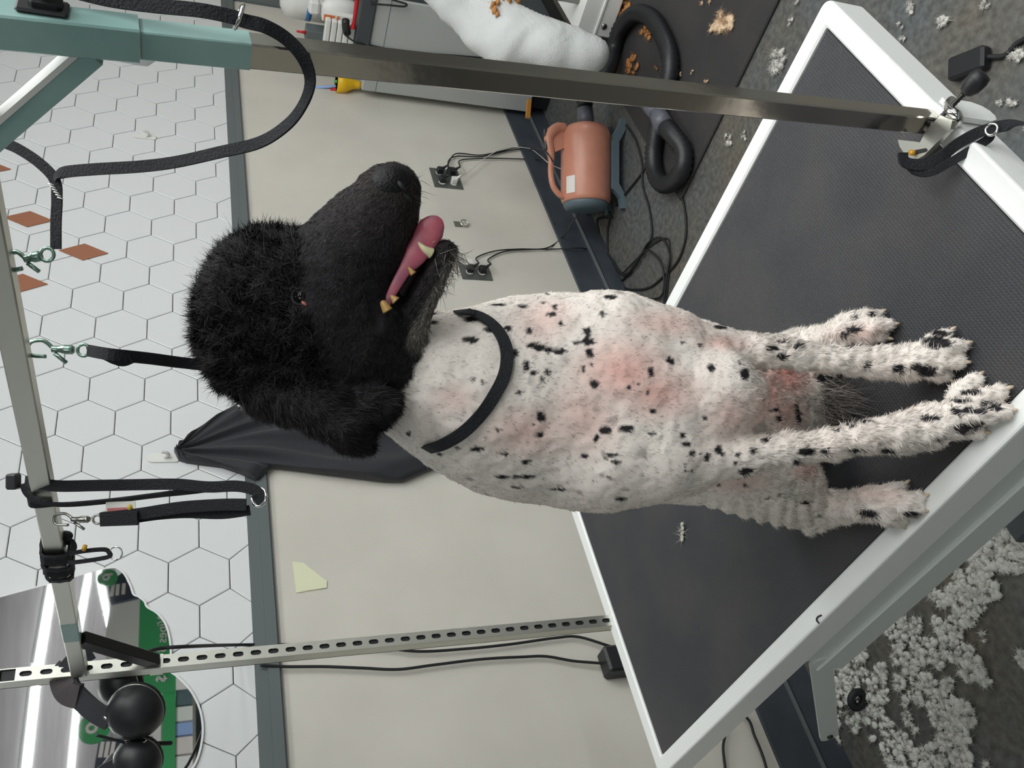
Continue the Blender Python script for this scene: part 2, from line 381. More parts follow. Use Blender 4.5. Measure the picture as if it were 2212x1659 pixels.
# ------------------------------------------------------------------ overhead grooming arm (two posts, crossbar, braces)
LPX, LPY = .713, 1.4445
PB, PT = np.array([.7465, .356, TZ-.03]), np.array([.664, .356, EYE+.24])
def onpost(z): f = (z-PB[2])/(PT[2]-PB[2]); return PB+(PT-PB)*f
arm = thing('grooming_stand', (PB[0], PB[1], TZ), 'chrome overhead grooming arm with two posts and a crossbar clamped to the table', 'grooming arm')
S = .0212
o = obj('post', MB().bar(PB, onpost(EYE+.052), S, S, up=(0, 1, 0), bev=.0015), 'chrome', arm); o['label'] = 'plain chrome front post'
m = MB().bar(onpost(EYE+.028), PT, S+.0055, S+.0055, up=(0, 1, 0), bev=.0015)
o = obj('post_sleeve', m, 'film', arm); o['label'] = 'upper sleeve under teal film'
obj('film_wrap', MB().bar(onpost(EYE-.052), onpost(EYE+.0275), S+.0012, S+.0012, up=(0, 1, 0), bev=.001), 'film', arm)
# loose, curled edge of the film
m = MB(); pts = [Dp(x, y, .66) for x, y in ((-30, 92), (20, 96), (60, 108), (110, 100), (118, 96), (60, 92), (0, 86))]
m.prism(pts, tuple(_w*.0006)); obj('loose_film', m, mat('blue_film_edge', srgb(128, 178, 200), .2, coat=.5), arm)
m = MB(); pts = [Dp(x, y, .69) for x, y in ((222, 120), (235, 128), (290, 140), (318, 143), (332, 134), (345, 122), (300, 116), (240, 114))]
m.prism(pts, tuple(_w*.0006)); obj('loose_film', m, mat('clear_film_edge', srgb(180, 184, 186), .15, coat=.5, alpha=.55), arm)
# slotted rear post: four walls, the front one pierced by a row of slots
def slotted_post():
    s = .0222; h = s/2; zt = EYE+.243; zb = TZ-.03; m = MB()
    x0, x1, y0, y1 = LPX-h, LPX+h, LPY-h, LPY+h; th = .0016
    m.box((x0, y0+.0005, zb), (x0+th, y1, zt)).box((x1-th, y0+.0005, zb), (x1, y1, zt)).box((x0, y1-th, zb), (x1, y1, zt))
    pitch = .0284; n = int((zt-zb)/pitch); w2, l2 = .0043, .0088
    for i in range(n):
        c = zb+pitch*(i+.5)
        out = [(x0, c-pitch/2), (x1, c-pitch/2), (x1, c+pitch/2), (x0, c+pitch/2)]
        ring = [(LPX+dx, c+dz) for dx, dz in ((-w2, -l2+w2), (-w2*.7, -l2+w2*.3), (0, -l2), (w2*.7, -l2+w2*.3), (w2, -l2+w2), (w2, l2-w2), (w2*.7, l2-w2*.3), (0, l2), (-w2*.7, l2-w2*.3), (-w2, l2-w2))]
        vs = [(a, y0, b) for a, b in out+ring]+[(a, y0+th, b) for a, b in ring]
        R = lambda k: 4+k
        fs = [(0, R(2), R(1)), (0, R(1), R(0)), (0, 1, R(2)), (1, R(3), R(2)), (1, R(4), R(3)), (1, 2, R(5), R(4)), (2, R(6), R(5)), (2, R(7), R(6)), (2, 3, R(7)), (3, R(8), R(7)), (3, R(9), R(8)), (3, 0, R(0), R(9))]
        fs += [(R(k), R((k+1) % 10), R((k+1) % 10)+10, R(k)+10) for k in range(10)]
        m.add(vs, fs)
    m.box((x0, y0, zt-.001), (x1, y1, zt))
    return m
o = obj('post', slotted_post(), 'brushed', arm); o['label'] = 'slotted rear post'
obj('slot_shade', MB().box((LPX-.0088, LPY-.0076, TZ-.03), (LPX+.0088, LPY+.0088, EYE+.24)), 'black_rubber', arm)  # black fill inside the hollow tube, standing for the shade behind the slots
CA = np.array([LPX-.004, LPY-.012, EYE+.1315]); CB = np.array([.676, .356, EYE+.150])
def onbar(f): return CA+(CB-CA)*f
obj('crossbar', MB().bar(CA, CB, .0222, .0222, bev=.0015), 'brushed', arm)
obj('film_wrap', MB().bar(onbar(.115), onbar(.165), .0232, .0232, bev=.0015), 'film', arm)
# braces
b0 = onpost(EYE+.06)+np.array([0, .013, 0]); b1 = onbar(.905)+np.array([0, 0, -.009])
o = obj('brace', MB().bar(b0, b1, .019, .018, up=(1, 0, 0), bev=.001), 'film', arm); o['label'] = 'front brace under teal film'
d_ = (b1-b0)/np.linalg.norm(b1-b0); nn_ = np.cross(np.array([1., 0, 0]), d_); nn_ = nn_ if nn_[1] < 0 else -nn_
obj('brace_glint', MB().bar(b0+nn_*.0078+np.array([-.0005, 0, 0]), b1+nn_*.0078+np.array([-.0005, 0, 0]), .0042, .0192, up=(1, 0, 0)), 'white_plastic', arm)  # white strip painted in for the bright reflection along the brace's upper face
a0 = onbar(.035)+np.array([0, 0, -.011])
b0 = np.array([LPX, LPY-.012, EYE+.022]); b1 = onbar(.10)+np.array([0, 0, -.010])
o = obj('brace', MB().bar(b0, b1, .020, .018, up=(1, 0, 0), bev=.001), 'dark_steel', arm); o['label'] = 'rear brace'
obj('post_cap', MB().box((LPX-.012, LPY-.0125, EYE+.010), (LPX+.012, LPY+.012, EYE+.030)), 'brushed', arm)
# table clamp at the foot of the front post
cl = obj('clamp', MB().prism([Zp(x, y, TZ+.016) for x, y in ((1948, 303), (1952, 318), (1962, 333), (1975, 343), (1992, 344), (2005, 337), (2030, 312), (2062, 280), (2066, 262), (2040, 250), (2010, 282), (1996, 309), (1985, 307))], (0, 0, .006)), 'brushed', arm)
obj('slot', MB().prism([Zp(x, y, TZ+.0221) for x, y in ((1975, 331), (1978, 324), (2001, 320), (2004, 324), (2001, 328), (1978, 334))], (0, 0, .0004)), 'black_plastic', cl)
c = Zp(1972, 330, TZ+.024); obj('bolt', MB().cyl(c-np.array([0, 0, .003]), c+np.array([0, 0, .004]), .0032), 'brass', cl)
p = catmull([Dp(x, y, d) for x, y, d in ((2055, 218, .985), (2049, 226, .975), (2053, 240, .965), (2066, 248, .96), (2068, 262, .965), (2052, 275, .975), (2036, 284, .985))], 6)
obj('clamp_hook', MB().tube(p, .0055, 10), 'chrome_bright', arm)
p0, p1 = Dp(2018, 268, .985), Dp(2082, 203, .955)
o = obj('clamp_screw', MB().tube([p0+(p1-p0)*i/24 for i in range(25)], .0028, 8, scale=[1.12 if i % 2 else .9 for i in range(25)]), 'dark_steel', arm)
obj('screw_pad', MB().cyl(p0-(p1-p0)*.12, p0+(p1-p0)*.05, .0065, .0055), 'dark_steel', o)
ax = (p1-p0)/np.linalg.norm(p1-p0)
obj('knob', MB().lathe([(.004, 0), (.008, .003), (.0105, .009), (.0110, .020), (.0095, .026), (.002, .028)], p1, ax, 10), 'black_plastic', arm)
obj('clamp_skirt', MB().prism([(PB[0]-.008+dx, TY0-.002, z) for dx, z in ((-.020, TZ-.002), (.020, TZ-.002), (.020, TZ-.046), (.014, TZ-.058), (.005, TZ-.063), (-.005, TZ-.063), (-.014, TZ-.058), (-.020, TZ-.046))], (0, -.006, 0)), 'white_powder', arm)
# black bracket and chrome catch on the front post's sleeve
q = onpost(EYE+.088); a = np.array([.0, -.014, 0])
k_ = obj('bracket', MB().box(q+np.array([-.004, -.024, -.010]), q+np.array([.012, -.0132, .012]), bev=.003).box(q+np.array([-.008, -.017, -.014]), q+np.array([.013, -.0135, .020]), bev=.002), 'black_plastic', arm)
obj('catch', MB().tube([q+np.array([-.003, -.040, .004]), q+np.array([0, -.027, .0])], .006, 8), 'chrome_bright', k_)

# ------------------------------------------------------------------ things fixed to the wall
def on_wall(x, y, off=.0): return Yp(x, y, WY-off)
TW = .009
def diamond(cx, cz, label, flip=False):
    """thin copper rhombus tile: three-corner fan of a hexagon"""
    s = .0795; r = .0405
    m = MB().prism([(cx, WY-TW-.0008, cz+.0705), (cx+r, WY-TW-.0008, cz+.0), (cx, WY-TW-.0008, cz-.0705), (cx-r, WY-TW-.0008, cz)], (0, -.002, 0))
    o = obj('copper_tile', m, 'copper_tile'); tag(o, label, 'wall tile', 'copper diamond wall tiles'); return o
for px, py, lb in ((62, 474, 'copper diamond tile on the wall, crossed by the hanging black lead'), (181, 545, 'copper diamond tile lowest on the wall, behind the spring clip'), (46, 612, 'pale copper diamond tile half hidden behind the crossbar')):
    p = on_wall(px, py, TW); diamond(p[0], p[2], lb)
p = on_wall(-28, 362, TW); diamond(p[0], p[2], 'copper diamond tile at the very edge of the picture, only its tip showing')
# adhesive hooks
def adhesive_hook(px, py, label):
    p = on_wall(px, py, TW); y = WY-TW
    t = thing('adhesive_hook', (p[0], y, p[2]), label, 'hook', 'white adhesive hooks')
    poly = [(p[0]+a, y, p[2]+b) for a, b in [(.015*math.cos(i*math.pi/6), .026+.015*math.sin(i*math.pi/6)) for i in range(7)]+[(-.015, -.034), (-.010, -.040), (.010, -.040), (.015, -.034)]]
    obj('backplate', MB().prism(poly, (0, -.004, 0)), 'white_plastic', t)
    obj('hook_arm', MB().tube(catmull([(p[0], y-.003, p[2]-.004), (p[0], y-.014, p[2]-.014), (p[0], y-.024, p[2]-.008), (p[0], y-.027, p[2]+.004)], 6), .0045, 8), 'white_plastic', t)
    return p
adhesive_hook(312, 296, 'white adhesive hook alone on the hexagon tiles')
HK = adhesive_hook(352, 990, 'white adhesive hook on the tiles above the black apron')
# outlets
def outlet(corners, label, duplex, plugs):
    P = [Yp(x, y, WY-.003) for x, y in corners]; x0 = min(p[0] for p in P); x1 = max(p[0] for p in P); z0 = min(p[2] for p in P); z1 = max(p[2] for p in P)
    t = thing('wall_outlet', ((x0+x1)/2, WY, (z0+z1)/2), label, 'outlet')
    obj('cover_plate', MB().box((x0, WY-.005, z0), (x1, WY, z1), bev=.001), 'plate', t)
    n = 2 if duplex else 1
    for i in range(n):
        cx = x0+(x1-x0)*(i+.5)/n
        for cz in (z0+(z1-z0)*.30, z0+(z1-z0)*.70):
            poly = [(cx+.0165*math.cos(a), WY-.0052, cz+.0145*math.sin(a)) for a in [j*math.pi/8 for j in range(16)]]
            s_ = obj('socket', MB().prism(poly, (0, -.0015, 0)), 'white_plastic', t)
            m = MB()
            for dx in (-.006, .006): m.box((cx+dx-.0012, WY-.0071, cz-.002), (cx+dx+.0012, WY-.0066, cz+.006))
            obj('slots', m, 'black_plastic', s_)
    return x0, x1, z0, z1
O1 = outlet([(929, 363), (982, 368), (1000, 405), (939, 403)], 'four-socket wall outlet nearest the dryer, full of black and white plugs', True, 0)
O2 = outlet([(991, 574), (1049, 575), (1064, 603), (999, 602)], 'two-socket wall outlet lower right of the hanging apron, with two black plugs', False, 0)
def plug(cx, cz, label, material, cord, cmat, r=.0026, big=False, wob=None):
    t = thing('power_plug', (cx, WY-.0067, cz), label, 'plug')
    w = .012 if not big else .016
    obj('plug_body', MB().box((cx-w, WY-.034, cz-w*1.1), (cx+w, WY-.0067, cz+w*1.1), bev=.004), material, t)
    obj('strain_relief', MB().cyl((cx, WY-.032, cz-w*.9), (cx+.004, WY-.044, cz-w*1.5-.008), .006, .0035), material, t)
    P = [(cx+.001, WY-.034, cz-w*.8), (cx+.004, WY-.044, cz-w*1.5-.008)]+[tuple(c) for c in cord]
    obj('cord', MB().tube(catmull(P, 8), r, 8), cmat, t)
    return t
x0, x1, z0, z1 = O1; cz = (z0+z1)/2
FC = lambda x, y, z=.006: Zp(x, y, z)
WC = lambda x, y, off=.01: Yp(x, y, WY-off)
plug(x0+(x1-x0)*.72, z0+(z1-z0)*.70, 'black plug upper right in the four-socket outlet, its cord running to the dryer', 'black_plastic', [WC(985, 332), WC(1040, 335), WC(1100, 322), WC(1135, 316, .03), Dp(1175, 325, 3.45), Dp(1195, 350, 3.4)], 'black_rubber')
plug(x0+(x1-x0)*.72, z0+(z1-z0)*.30, 'big square black plug in the four-socket outlet', 'black_plastic', [WC(995, 346), WC(1050, 342), WC(1110, 343), WC(1165, 345, .03), Dp(1190, 350, 3.42)], 'black_rubber', big=True)
plug(x0+(x1-x0)*.26, z0+(z1-z0)*.70, 'black plug upper left in the four-socket outlet', 'black_plastic', [WC(968, 350), WC(985, 338), WC(1040, 338), WC(1100, 325), WC(1150, 322, .03), Dp(1180, 340, 3.45)], 'black_rubber')
plug(x0+(x1-x0)*.26, z0+(z1-z0)*.30, 'white plug in the four-socket outlet with a thin white cord', 'white_plastic', [WC(1010, 372, .03), WC(1050, 340, .03), WC(1090, 320, .02), WC(1140, 320, .02), WC(1165, 335, .04), Dp(1185, 352, 3.5), Dp(1210, 364, 3.48), Dp(1230, 366, 3.46)], 'white_plastic', r=.0018)
x0, x1, z0, z1 = O2; xm = (x0+x1)/2
plug(xm, z0+(z1-z0)*.70, 'upper black plug in the two-socket outlet', 'black_plastic', [WC(1030, 556), WC(1070, 542), WC(1120, 538), WC(1180, 536), WC(1215, 512, .02), Dp(1240, 475, 3.2), Dp(1250, 462, 3.2)], 'black_rubber')
plug(xm, z0+(z1-z0)*.30, 'lower black plug in the two-socket outlet', 'black_plastic', [WC(1055, 560), WC(1090, 543), WC(1140, 539), WC(1200, 538), WC(1255, 536, .03), FC(1290, 545), FC(1320, 570), FC(1340, 590), FC(1360, 575), FC(1400, 535), FC(1440, 515), FC(1447, 550), FC(1443, 610), FC(1436, 660)], 'black_rubber')
# outlet cord tag, ring hook
p = on_wall(1017, 566, .03); tag(obj('cord_tag', MB().box((p[0]-.012, WY-.034, p[2]-.008), (p[0]+.014, WY-.030, p[2]+.010), bev=.001), 'sticker'), 'small white tag on the cord above the two-socket outlet', 'tag')
p = on_wall(997, 484, .004)
t = thing('ring_hook', (p[0], WY, p[2]), 'small steel ring on a wall bracket between the two outlets', 'ring')
obj('bracket', MB().box((p[0]-.016, WY-.004, p[2]-.002), (p[0]+.016, WY, p[2]+.030), bev=.001), 'steel', t)
obj('ring', MB().torus((p[0], WY-.010, p[2]-.010), .015, .0032, ax=(0.25, 1, .1), n=24), 'chrome_bright', t)
# note
P = [on_wall(x, y, .0012) for x, y in ((632, 1213), (655, 1216), (706, 1256), (706, 1270), (640, 1281))]
m = MB(); n = len(P); m.add(P+[q+np.array([0, -.0008, 0]) for q in P], [tuple(range(n)), tuple(range(n, 2*n))[::-1]]+[(i, i+n, (i+1) % n+n, (i+1) % n) for i in range(n)])
t = obj('paper_note', m, 'yellow_note'); tag(t, 'torn pale yellow paper note taped to the beige wall', 'note')
P = [on_wall(x, y, .0024) for x, y in ((655, 1248), (676, 1243), (706, 1254), (706, 1270), (650, 1277))]
obj('folded_corner', MB().prism(P, (0, -.0006, 0)), 'yellow_note', t)

# ------------------------------------------------------------------ wavy wall mirror and what hangs in the shop behind the camera
mo = [(-250, 1340), (-60, 1310), (0, 1290), (120, 1258), (230, 1228), (262, 1234), (280, 1262), (288, 1284), (300, 1290), (312, 1300), (318, 1312), (340, 1326), (358, 1350), (367, 1385), (369, 1425), (366, 1448), (384, 1463), (405, 1484), (421, 1508), (433, 1538), (438, 1575), (434, 1612), (424, 1645), (408, 1672), (380, 1720), (200, 1900), (-200, 1950)]
P = catmull([Yp(x, y, WY-TW-.004) for x, y in mo], 5, closed=True)
mir = thing('wall_mirror', (P[:, 0].mean(), WY-TW, P[:, 2].mean()), 'frameless wavy-edged mirror on the tiles reflecting the ceiling lights of the shop', 'mirror')
mt = MB().prism([(a, WY-TW-.006, c) for a, b, c in P], (0, .005, 0)); obj('glass', mt, 'mirror', mir, fix=True)
obj('rim', MB().sweep([(a, WY-TW-.0032, c) for a, b, c in P], [(-.0022, -.0030), (.0022, -.0030), (.0022, .0030), (-.0022, .0030)], up=(0, 1, 0), closed=True, smooth=False), 'mirror_rim', mir)
MY = 2*(WY-TW-.006)
def behind(x, y, dist):
    p = Yp(x, y, dist); return np.array([p[0], MY-p[1], p[2]])
def ceil_pt(x, y):
    p = Zp(x, y, CEIL-.05); return np.array([p[0], MY-p[1], p[2]])
def ceiling_light(a, b, label, w=.13, group='long ceiling lights', energy=0):
    a = np.array(a, float); b = np.array(b, float); c = (a+b)/2
    t = thing('ceiling_light', (c[0], c[1], CEIL), label, 'light', group)
    obj('housing', MB().bar((a[0], a[1], CEIL-.02), (b[0], b[1], CEIL-.02), w*1.3, .04), 'white_powder', t)
    obj('tube', MB().bar((a[0], a[1], CEIL-.055), (b[0], b[1], CEIL-.055), w, .03), 'tube_light', t)
    if energy: area('overhead_area_light', (c[0], c[1], CEIL-.075), float(np.linalg.norm((b-a)[:2])), w, energy, rot=(0, 0, math.atan2(b[1]-a[1], b[0]-a[0])))
for px, lb in ((((112, 1255), (78, 1455)), 'ceiling light seen highest in the mirror, right of the slotted post'), (((76, 1468), (50, 1700)), 'ceiling light seen highest in the mirror, left of the slotted post'),
           (((192, 1232), (163, 1388)), 'ceiling light seen second from the top in the mirror, right of the earmuffs'), (((166, 1505), (148, 1700)), 'ceiling light seen in the mirror beside the green round sign'),
           (((211, 1232), (225, 1300)), 'ceiling light running away in the mirror, its near length'), (((227, 1308), (244, 1400)), 'ceiling light running away in the mirror, its far length')):
    a, b = ceil_pt(*px[0]), ceil_pt(*px[1]); ceiling_light(a, b, lb, w=.30 if px[0][0] < 120 else .40, energy=130)
ceiling_light((.1, -.75, 0), (3.3, -.75, 0), 'ceiling light straight above the grooming table', .12); ceiling_light((-.6, -2.6, 0), (3.4, -2.6, 0), 'ceiling light above the aisle behind the camera', .12)
def board(px, dist, th, material, name, label, cat):
    P = [behind(x, y, dist) for x, y in px]
    o = obj(name, MB().prism(P, (0, -th, 0)), material); tag(o, label, cat); return o
D9 = 9.0
s1 = board(((232, 1262), (285, 1220), (300, 1290), (238, 1304), (236, 1296)), D9, .04, 'navy', 'hanging_sign', 'charcoal shop sign with white lines reflected at the mirror edge', 'sign')
for k_, (a, b) in enumerate((((245, 1262), (241, 1288)), ((255, 1262), (253, 1286)), ((268, 1260), (266, 1284)))):
    A, B = behind(*a, D9-.01), behind(*b, D9-.01); obj('printed_line', MB().bar(A, B, .004, .035, up=(0, 0, 1)), 'pinkwhite', s1)
def disc_sign(px, py, dist, r, label):
    c = behind(px, py, dist); o = obj('round_sign', MB().cyl(c, c-np.array([0, .03, 0]), r, n=32, smooth=False), 'green'); tag(o, label, 'sign', 'round green signs')
    m = MB().torus(c+np.array([0, .004, r*.12]), r*.28, r*.12, ax=(0, 1, 0), n=20, m=6).box(c+np.array([r*.22, -.002, -r*.5]), c+np.array([r*.40, .012, r*.25]))
    obj('emblem', m, 'pinkwhite', o)
disc_sign(232, 1247, D9-.06, .10, 'round green sign reflected at the corner of the mirror')
disc_sign(203, 1572, D9-.06, .145, 'round green sign reflected beside the earmuffs')
s2 = board(((214, 1598), (330, 1590), (330, 1700), (196, 1700)), D9, .04, 'navy', 'hanging_sign', 'charcoal shop sign with white lines reflected below the earmuffs', 'sign')
for k_ in range(3):
    A, B = behind(222+k_*12, 1602, D9-.01), behind(216+k_*12, 1636, D9-.01); obj('printed_line', MB().bar(A, B, .004, .035, up=(0, 0, 1)), 'pinkwhite', s2)
board(((236, 1298), (304, 1270), (304, 1450), (244, 1560), (226, 1400)), D9+.3, .05, 'pinkwhite', 'partition_panel', 'pale partition panel reflected in the mirror behind the green banner', 'panel')
bn = board(((303, 1272), (380, 1272), (380, 1492), (296, 1498)), D9-.2, .03, 'green', 'shop_banner', 'green banner with white lettering reflected at the mirror bottom', 'banner')
def text(body, size, material, matrix, parent, name='lettering', ext=.001):
    cu = bpy.data.curves.new(name, 'FONT'); cu.body = body; cu.size = size; cu.extrude = ext; cu.align_x = 'CENTER'; cu.align_y = 'CENTER'
    tmp = bpy.data.objects.new(name, cu); C.objects.link(tmp); bpy.context.view_layer.update()
    me = bpy.data.meshes.new_from_object(tmp.evaluated_get(bpy.context.evaluated_depsgraph_get())); bpy.data.objects.remove(tmp)
    me.transform(matrix); me.materials.clear(); me.materials.append(M[material]); o = bpy.data.objects.new(name, me); C.objects.link(o); attach(o, parent); return o
c = behind(350, 1395, D9-.23)
text('Wipes 3 for $', .135, 'pinkwhite', Matrix.Translation(c)@Matrix(((-1, 0, 0, 0), (0, 0, 1, 0), (0, 1, 0, 0), (0, 0, 0, 1))), bn)
# shelving with goods, reflected at the left of the mirror
t = thing('shelf_unit', behind(400, 1570, D9), 'shop shelf unit with packaged goods reflected in the mirror', 'shelf')
a, b = behind(352, 1478, D9), behind(520, 1760, D9); xa, xb = min(a[0], b[0]), max(a[0], b[0]); za, zb = min(a[2], b[2]), max(a[2], b[2])
obj('back_panel', MB().box((xa, a[1]-.35, 0), (xb, a[1]-.32, za*0+max(za, zb))), 'slate_plastic', t)
for z in np.linspace(.25, max(za, zb)-.02, 6): obj('shelf', MB().box((xa, a[1]-.32, z), (xb, a[1], z+.03)), 'brushed', t)
obj('header', MB().box((xa, a[1]-.02, max(za, zb)-.12), (xb, a[1]+.01, max(za, zb))), 'green', t)
zs = list(np.linspace(.25, max(za, zb)-.02, 6)); k_ = 0
for z in zs[2:5]:
    k2 = 0; x = xa+.04; hgt = (zs[1]-zs[0])-.09
    while x < xb-.16:
        w_ = .10+.08*random.random(); mt = ('pinkwhite', 'paleblue', 'white_plastic', 'slate_plastic', 'red', 'slate_plastic', 'white_plastic')[k_ % 7]
        o = obj('boxed_product', MB().box((x, a[1]-.2, z+.03), (x+w_, a[1]-.02, z+.03+hgt*(.7+.3*random.random()))), mt)
        cn = {'red': 'red', 'paleblue': 'pale blue', 'white_plastic': 'white', 'slate_plastic': 'slate', 'greenp': 'green', 'pinkwhite': 'cream'}[mt]; sn = ('lower', 'middle', 'upper')[zs[2:5].index(z)]
        tag(o, '%s package on the %s reflected shop shelf, number %s from the mirror edge' % (cn, sn, ('one', 'two', 'three', 'four', 'five', 'six', 'seven', 'eight', 'nine', 'ten', 'eleven', 'twelve')[min(k2, 11)]), 'package', 'packages on the reflected shop shelves'); x += w_+.02; k_ += 1; k2 += 1
# ------------------------------------------------------------------ the dog: one continuous body grown from smoothly blended round cones
EX, EY, EZ = -_u, -_r, _w                     # directions down the dog, towards its right side, and away from the viewer
def rel(P): return (np.asarray(P)-CAMP)@_w
PR = []                                       # (kind, a, b, ra, rb, k, tag)
def cone(a, b, ra, rb, k=.03, tg='body'):
    PR.append(('c', np.array(a, float), np.array(b, float), ra, rb, k, tg))
def chain(pts, k=.03, tg='body'):
    for p, q in zip(pts[:-1], pts[1:]): cone(Dp(*p[:3]), Dp(*q[:3]), p[3], q[3], k, tg)
def ell(x, y, t, rx, ry, rz, k=.03, tg='body', rot=0):
    """ellipsoid: rx, ry in pixels of the photo at depth t, rz in metres; rot turns it in the view plane"""
    f = t/FPX; c, s = math.cos(math.radians(rot)), math.sin(math.radians(rot))
    A = np.array([EX*c+EY*s, -EX*s+EY*c, EZ])
    PR.append(('e', Dp(x, y, t), A, np.array([rx*f, ry*f, rz]), 0, k, tg))
TBL = TZ+.004
def Wt(x, y, z, r): P = Zp(x, y, z); return (x, y, rel(P), r)
# --- torso
chain([(1180, 870, 1.04, .095), (1400, 885, 1.10, .100), (1560, 905, 1.16, .098), (1640, 905, 1.195, .090)], .05)   # back and rump
chain([(930, 826, .915, .066), (1010, 846, .935, .076), (1090, 862, .965, .092), (1180, 860, .990, .104)], .04)
chain([(1180, 860, .990, .104), (1310, 870, 1.000, .1110), (1440, 880, 1.005, .0990)], .04)
ell(1225, 800, .948, 86, 60, .046, .018)         # left side of the forechest
ell(1205, 708, .952, 84, 50, .048, .014)         # point of the left shoulder
ell(1350, 972, .950, 116, 78, .056, .018)        # right shoulder blade
# --- front legs
def leg(pts, k): chain(pts, k)
zt = TZ
leg([(1330, 742, .955, .050), (1440, 744, .968, .034)], .03)
leg([(1440, 744, .968, .034), (1540, 748, .985, .0225), (1630, 758, .990, .0175), (1720, 767, .992, .0155), (1810, 780, .994, .0160),
     (1900, 785, .994, .0175), (1965, 784, .990, .0190)], .008)
leg([(1330, 980, .935, .055), (1420, 990, .928, .041)], .03)
leg([(1420, 990, .928, .041), (1500, 992, .937, .0290), (1600, 984, .942, .0220), (1700, 972, .947, .0172), (1790, 962, .950, .0160),
     (1860, 944, .952, .0175), (1940, 938, .955, .0210), (1995, 925, .957, .0215)], .008)
chain([(1430, 862, .985, .078), (1520, 856, .965, .0600), (1592, 858, .958, .0330)], .008)   # brisket hanging between the elbows
ell(1548, 848, .938, 90, 86, .036, .010)
# paws: pastern, pad and four separate toes with a crease between them
TOES = []
def paw(a, tips, r0, rt, spread=1, arch=.016):
    """a: pastern end (x,y,depth); tips: floor-level toe tips in photo pixels"""
    A = Dp(*a)
    cen = np.mean([Zp(x, y, zt+.016) for x, y in tips], axis=0); mid = A*.45+cen*.55; mid[2] = zt+.024
    cone(A, mid, r0, r0*.86, .015)
    for x, y in tips:
        tip = Zp(x, y, zt+rt+.0005); root = mid+(tip-cen)*.45; root[2] = zt+.024
        kn = root*.42+tip*.58; kn[2] = zt+arch+rt*.70
        cone(root, kn, rt*1.02, rt*1.02, .004); cone(kn, tip, rt*1.02, rt*.84, .003)
        d = (tip-kn); d[2] = 0; TOES.append((tip, d/np.linalg.norm(d), rt))
paw((1965, 784, .990), [(2046, 722), (2076, 746), (2072, 782), (2040, 812)], .0190, .0098)
paw((1995, 925, .956), [(2106, 822), (2162, 846), (2168, 890), (2112, 930)], .0210, .0112)
paw((1900, 1088, rel(Zp(1900, 1088, zt+.032))), [(1950, 1054), (1984, 1073), (1982, 1100), (1944, 1124)], .0185, .0103)
paw((1835, 716, rel(Zp(1835, 716, zt+.032))), [(1896, 682), (1920, 702), (1908, 728), (1874, 740)], .0180, .0098)
# --- hind legs: thigh out and forward to the stifle, down to the hock on the table, long foot forward
chain([(1530, 955, 1.10, .078), (1600, 1000, 1.075, .054), (1655, 1034, 1.070, .042), (1710, 1058, 1.095, .038)], .03)
h = Zp(1752, 1112, zt+.034); chain([(1700, 1062, 1.09, .035), (1752, 1106, rel(h), .0245)], .025)
chain([(1752, 1106, rel(h), .0245), (1810, 1096, rel(Zp(1810, 1096, zt+.034)), .0195), (1900, 1088, rel(Zp(1900, 1088, zt+.032)), .0190)], .012)
h = Zp(1722, 752, zt+.030)
chain([(1520, 810, 1.12, .070), (1640, 800, 1.13, .040), (1722, 754, rel(h), .021), (1835, 716, rel(Zp(1835, 716, zt+.032)), .0185)], .02)
# belly and groin between the front legs
chain([(1620, 850, 1.15, .062), (1700, 860, 1.17, .050)], .02)
ell(1700, 905, 1.10, 46, 32, .026, .006)
ell(1672, 898, 1.07, 26, 20, .016, .006)
ell(1722, 822, 1.14, 58, 46, .03, .012)
# --- skull, topknot, muzzle, jaw, ear
HD = 'head'
chain([(930, 826, .915, .050), (840, 800, .895, .046)], .02)
chain([(815, 775, .880, .046), (770, 740, .870, .064), (700, 700, .860, .072)], .02, HD)
ell(585, 640, .860, 128, 142, .070, .03, HD)
ell(545, 715, .875, 108, 124, .068, .03, HD)
ell(610, 792, .875, 112, 78, .058, .03, HD)
ell(676, 616, .850, 58, 72, .046, .03, HD)
chain([(718, 636, .845, .050), (756, 556, .838, .0400), (796, 496, .826, .0330), (836, 438, .815, .0275)], .03, HD)   # muzzle
chain([(838, 417, .812, .0235), (850, 406, .810, .0225)], .015, HD)
ell(858, 478, .820, 22, 34, .018, .012, HD, -25)                               # upper lip
chain([(842, 500, .824, .0165), (834, 556, .830, .0155), (790, 606, .838, .018)], .012, HD)
chain([(842, 755, .866, .0290), (884, 704, .850, .0175), (926, 620, .836, .0128), (962, 545, .828, .0118)], .003, 'jaw')
# hanging ear leather (lies against cheek and neck)
chain([(590, 846, .845, .028), (680, 882, .822, .022), (755, 924, .816, .020), (778, 956, .818, .012)], .008, 'ear')
ell(792, 886, .820, 76, 50, .014, .006, 'ear', -28)
ell(705, 868, .818, 84, 46, .017, .006, 'ear', 25)

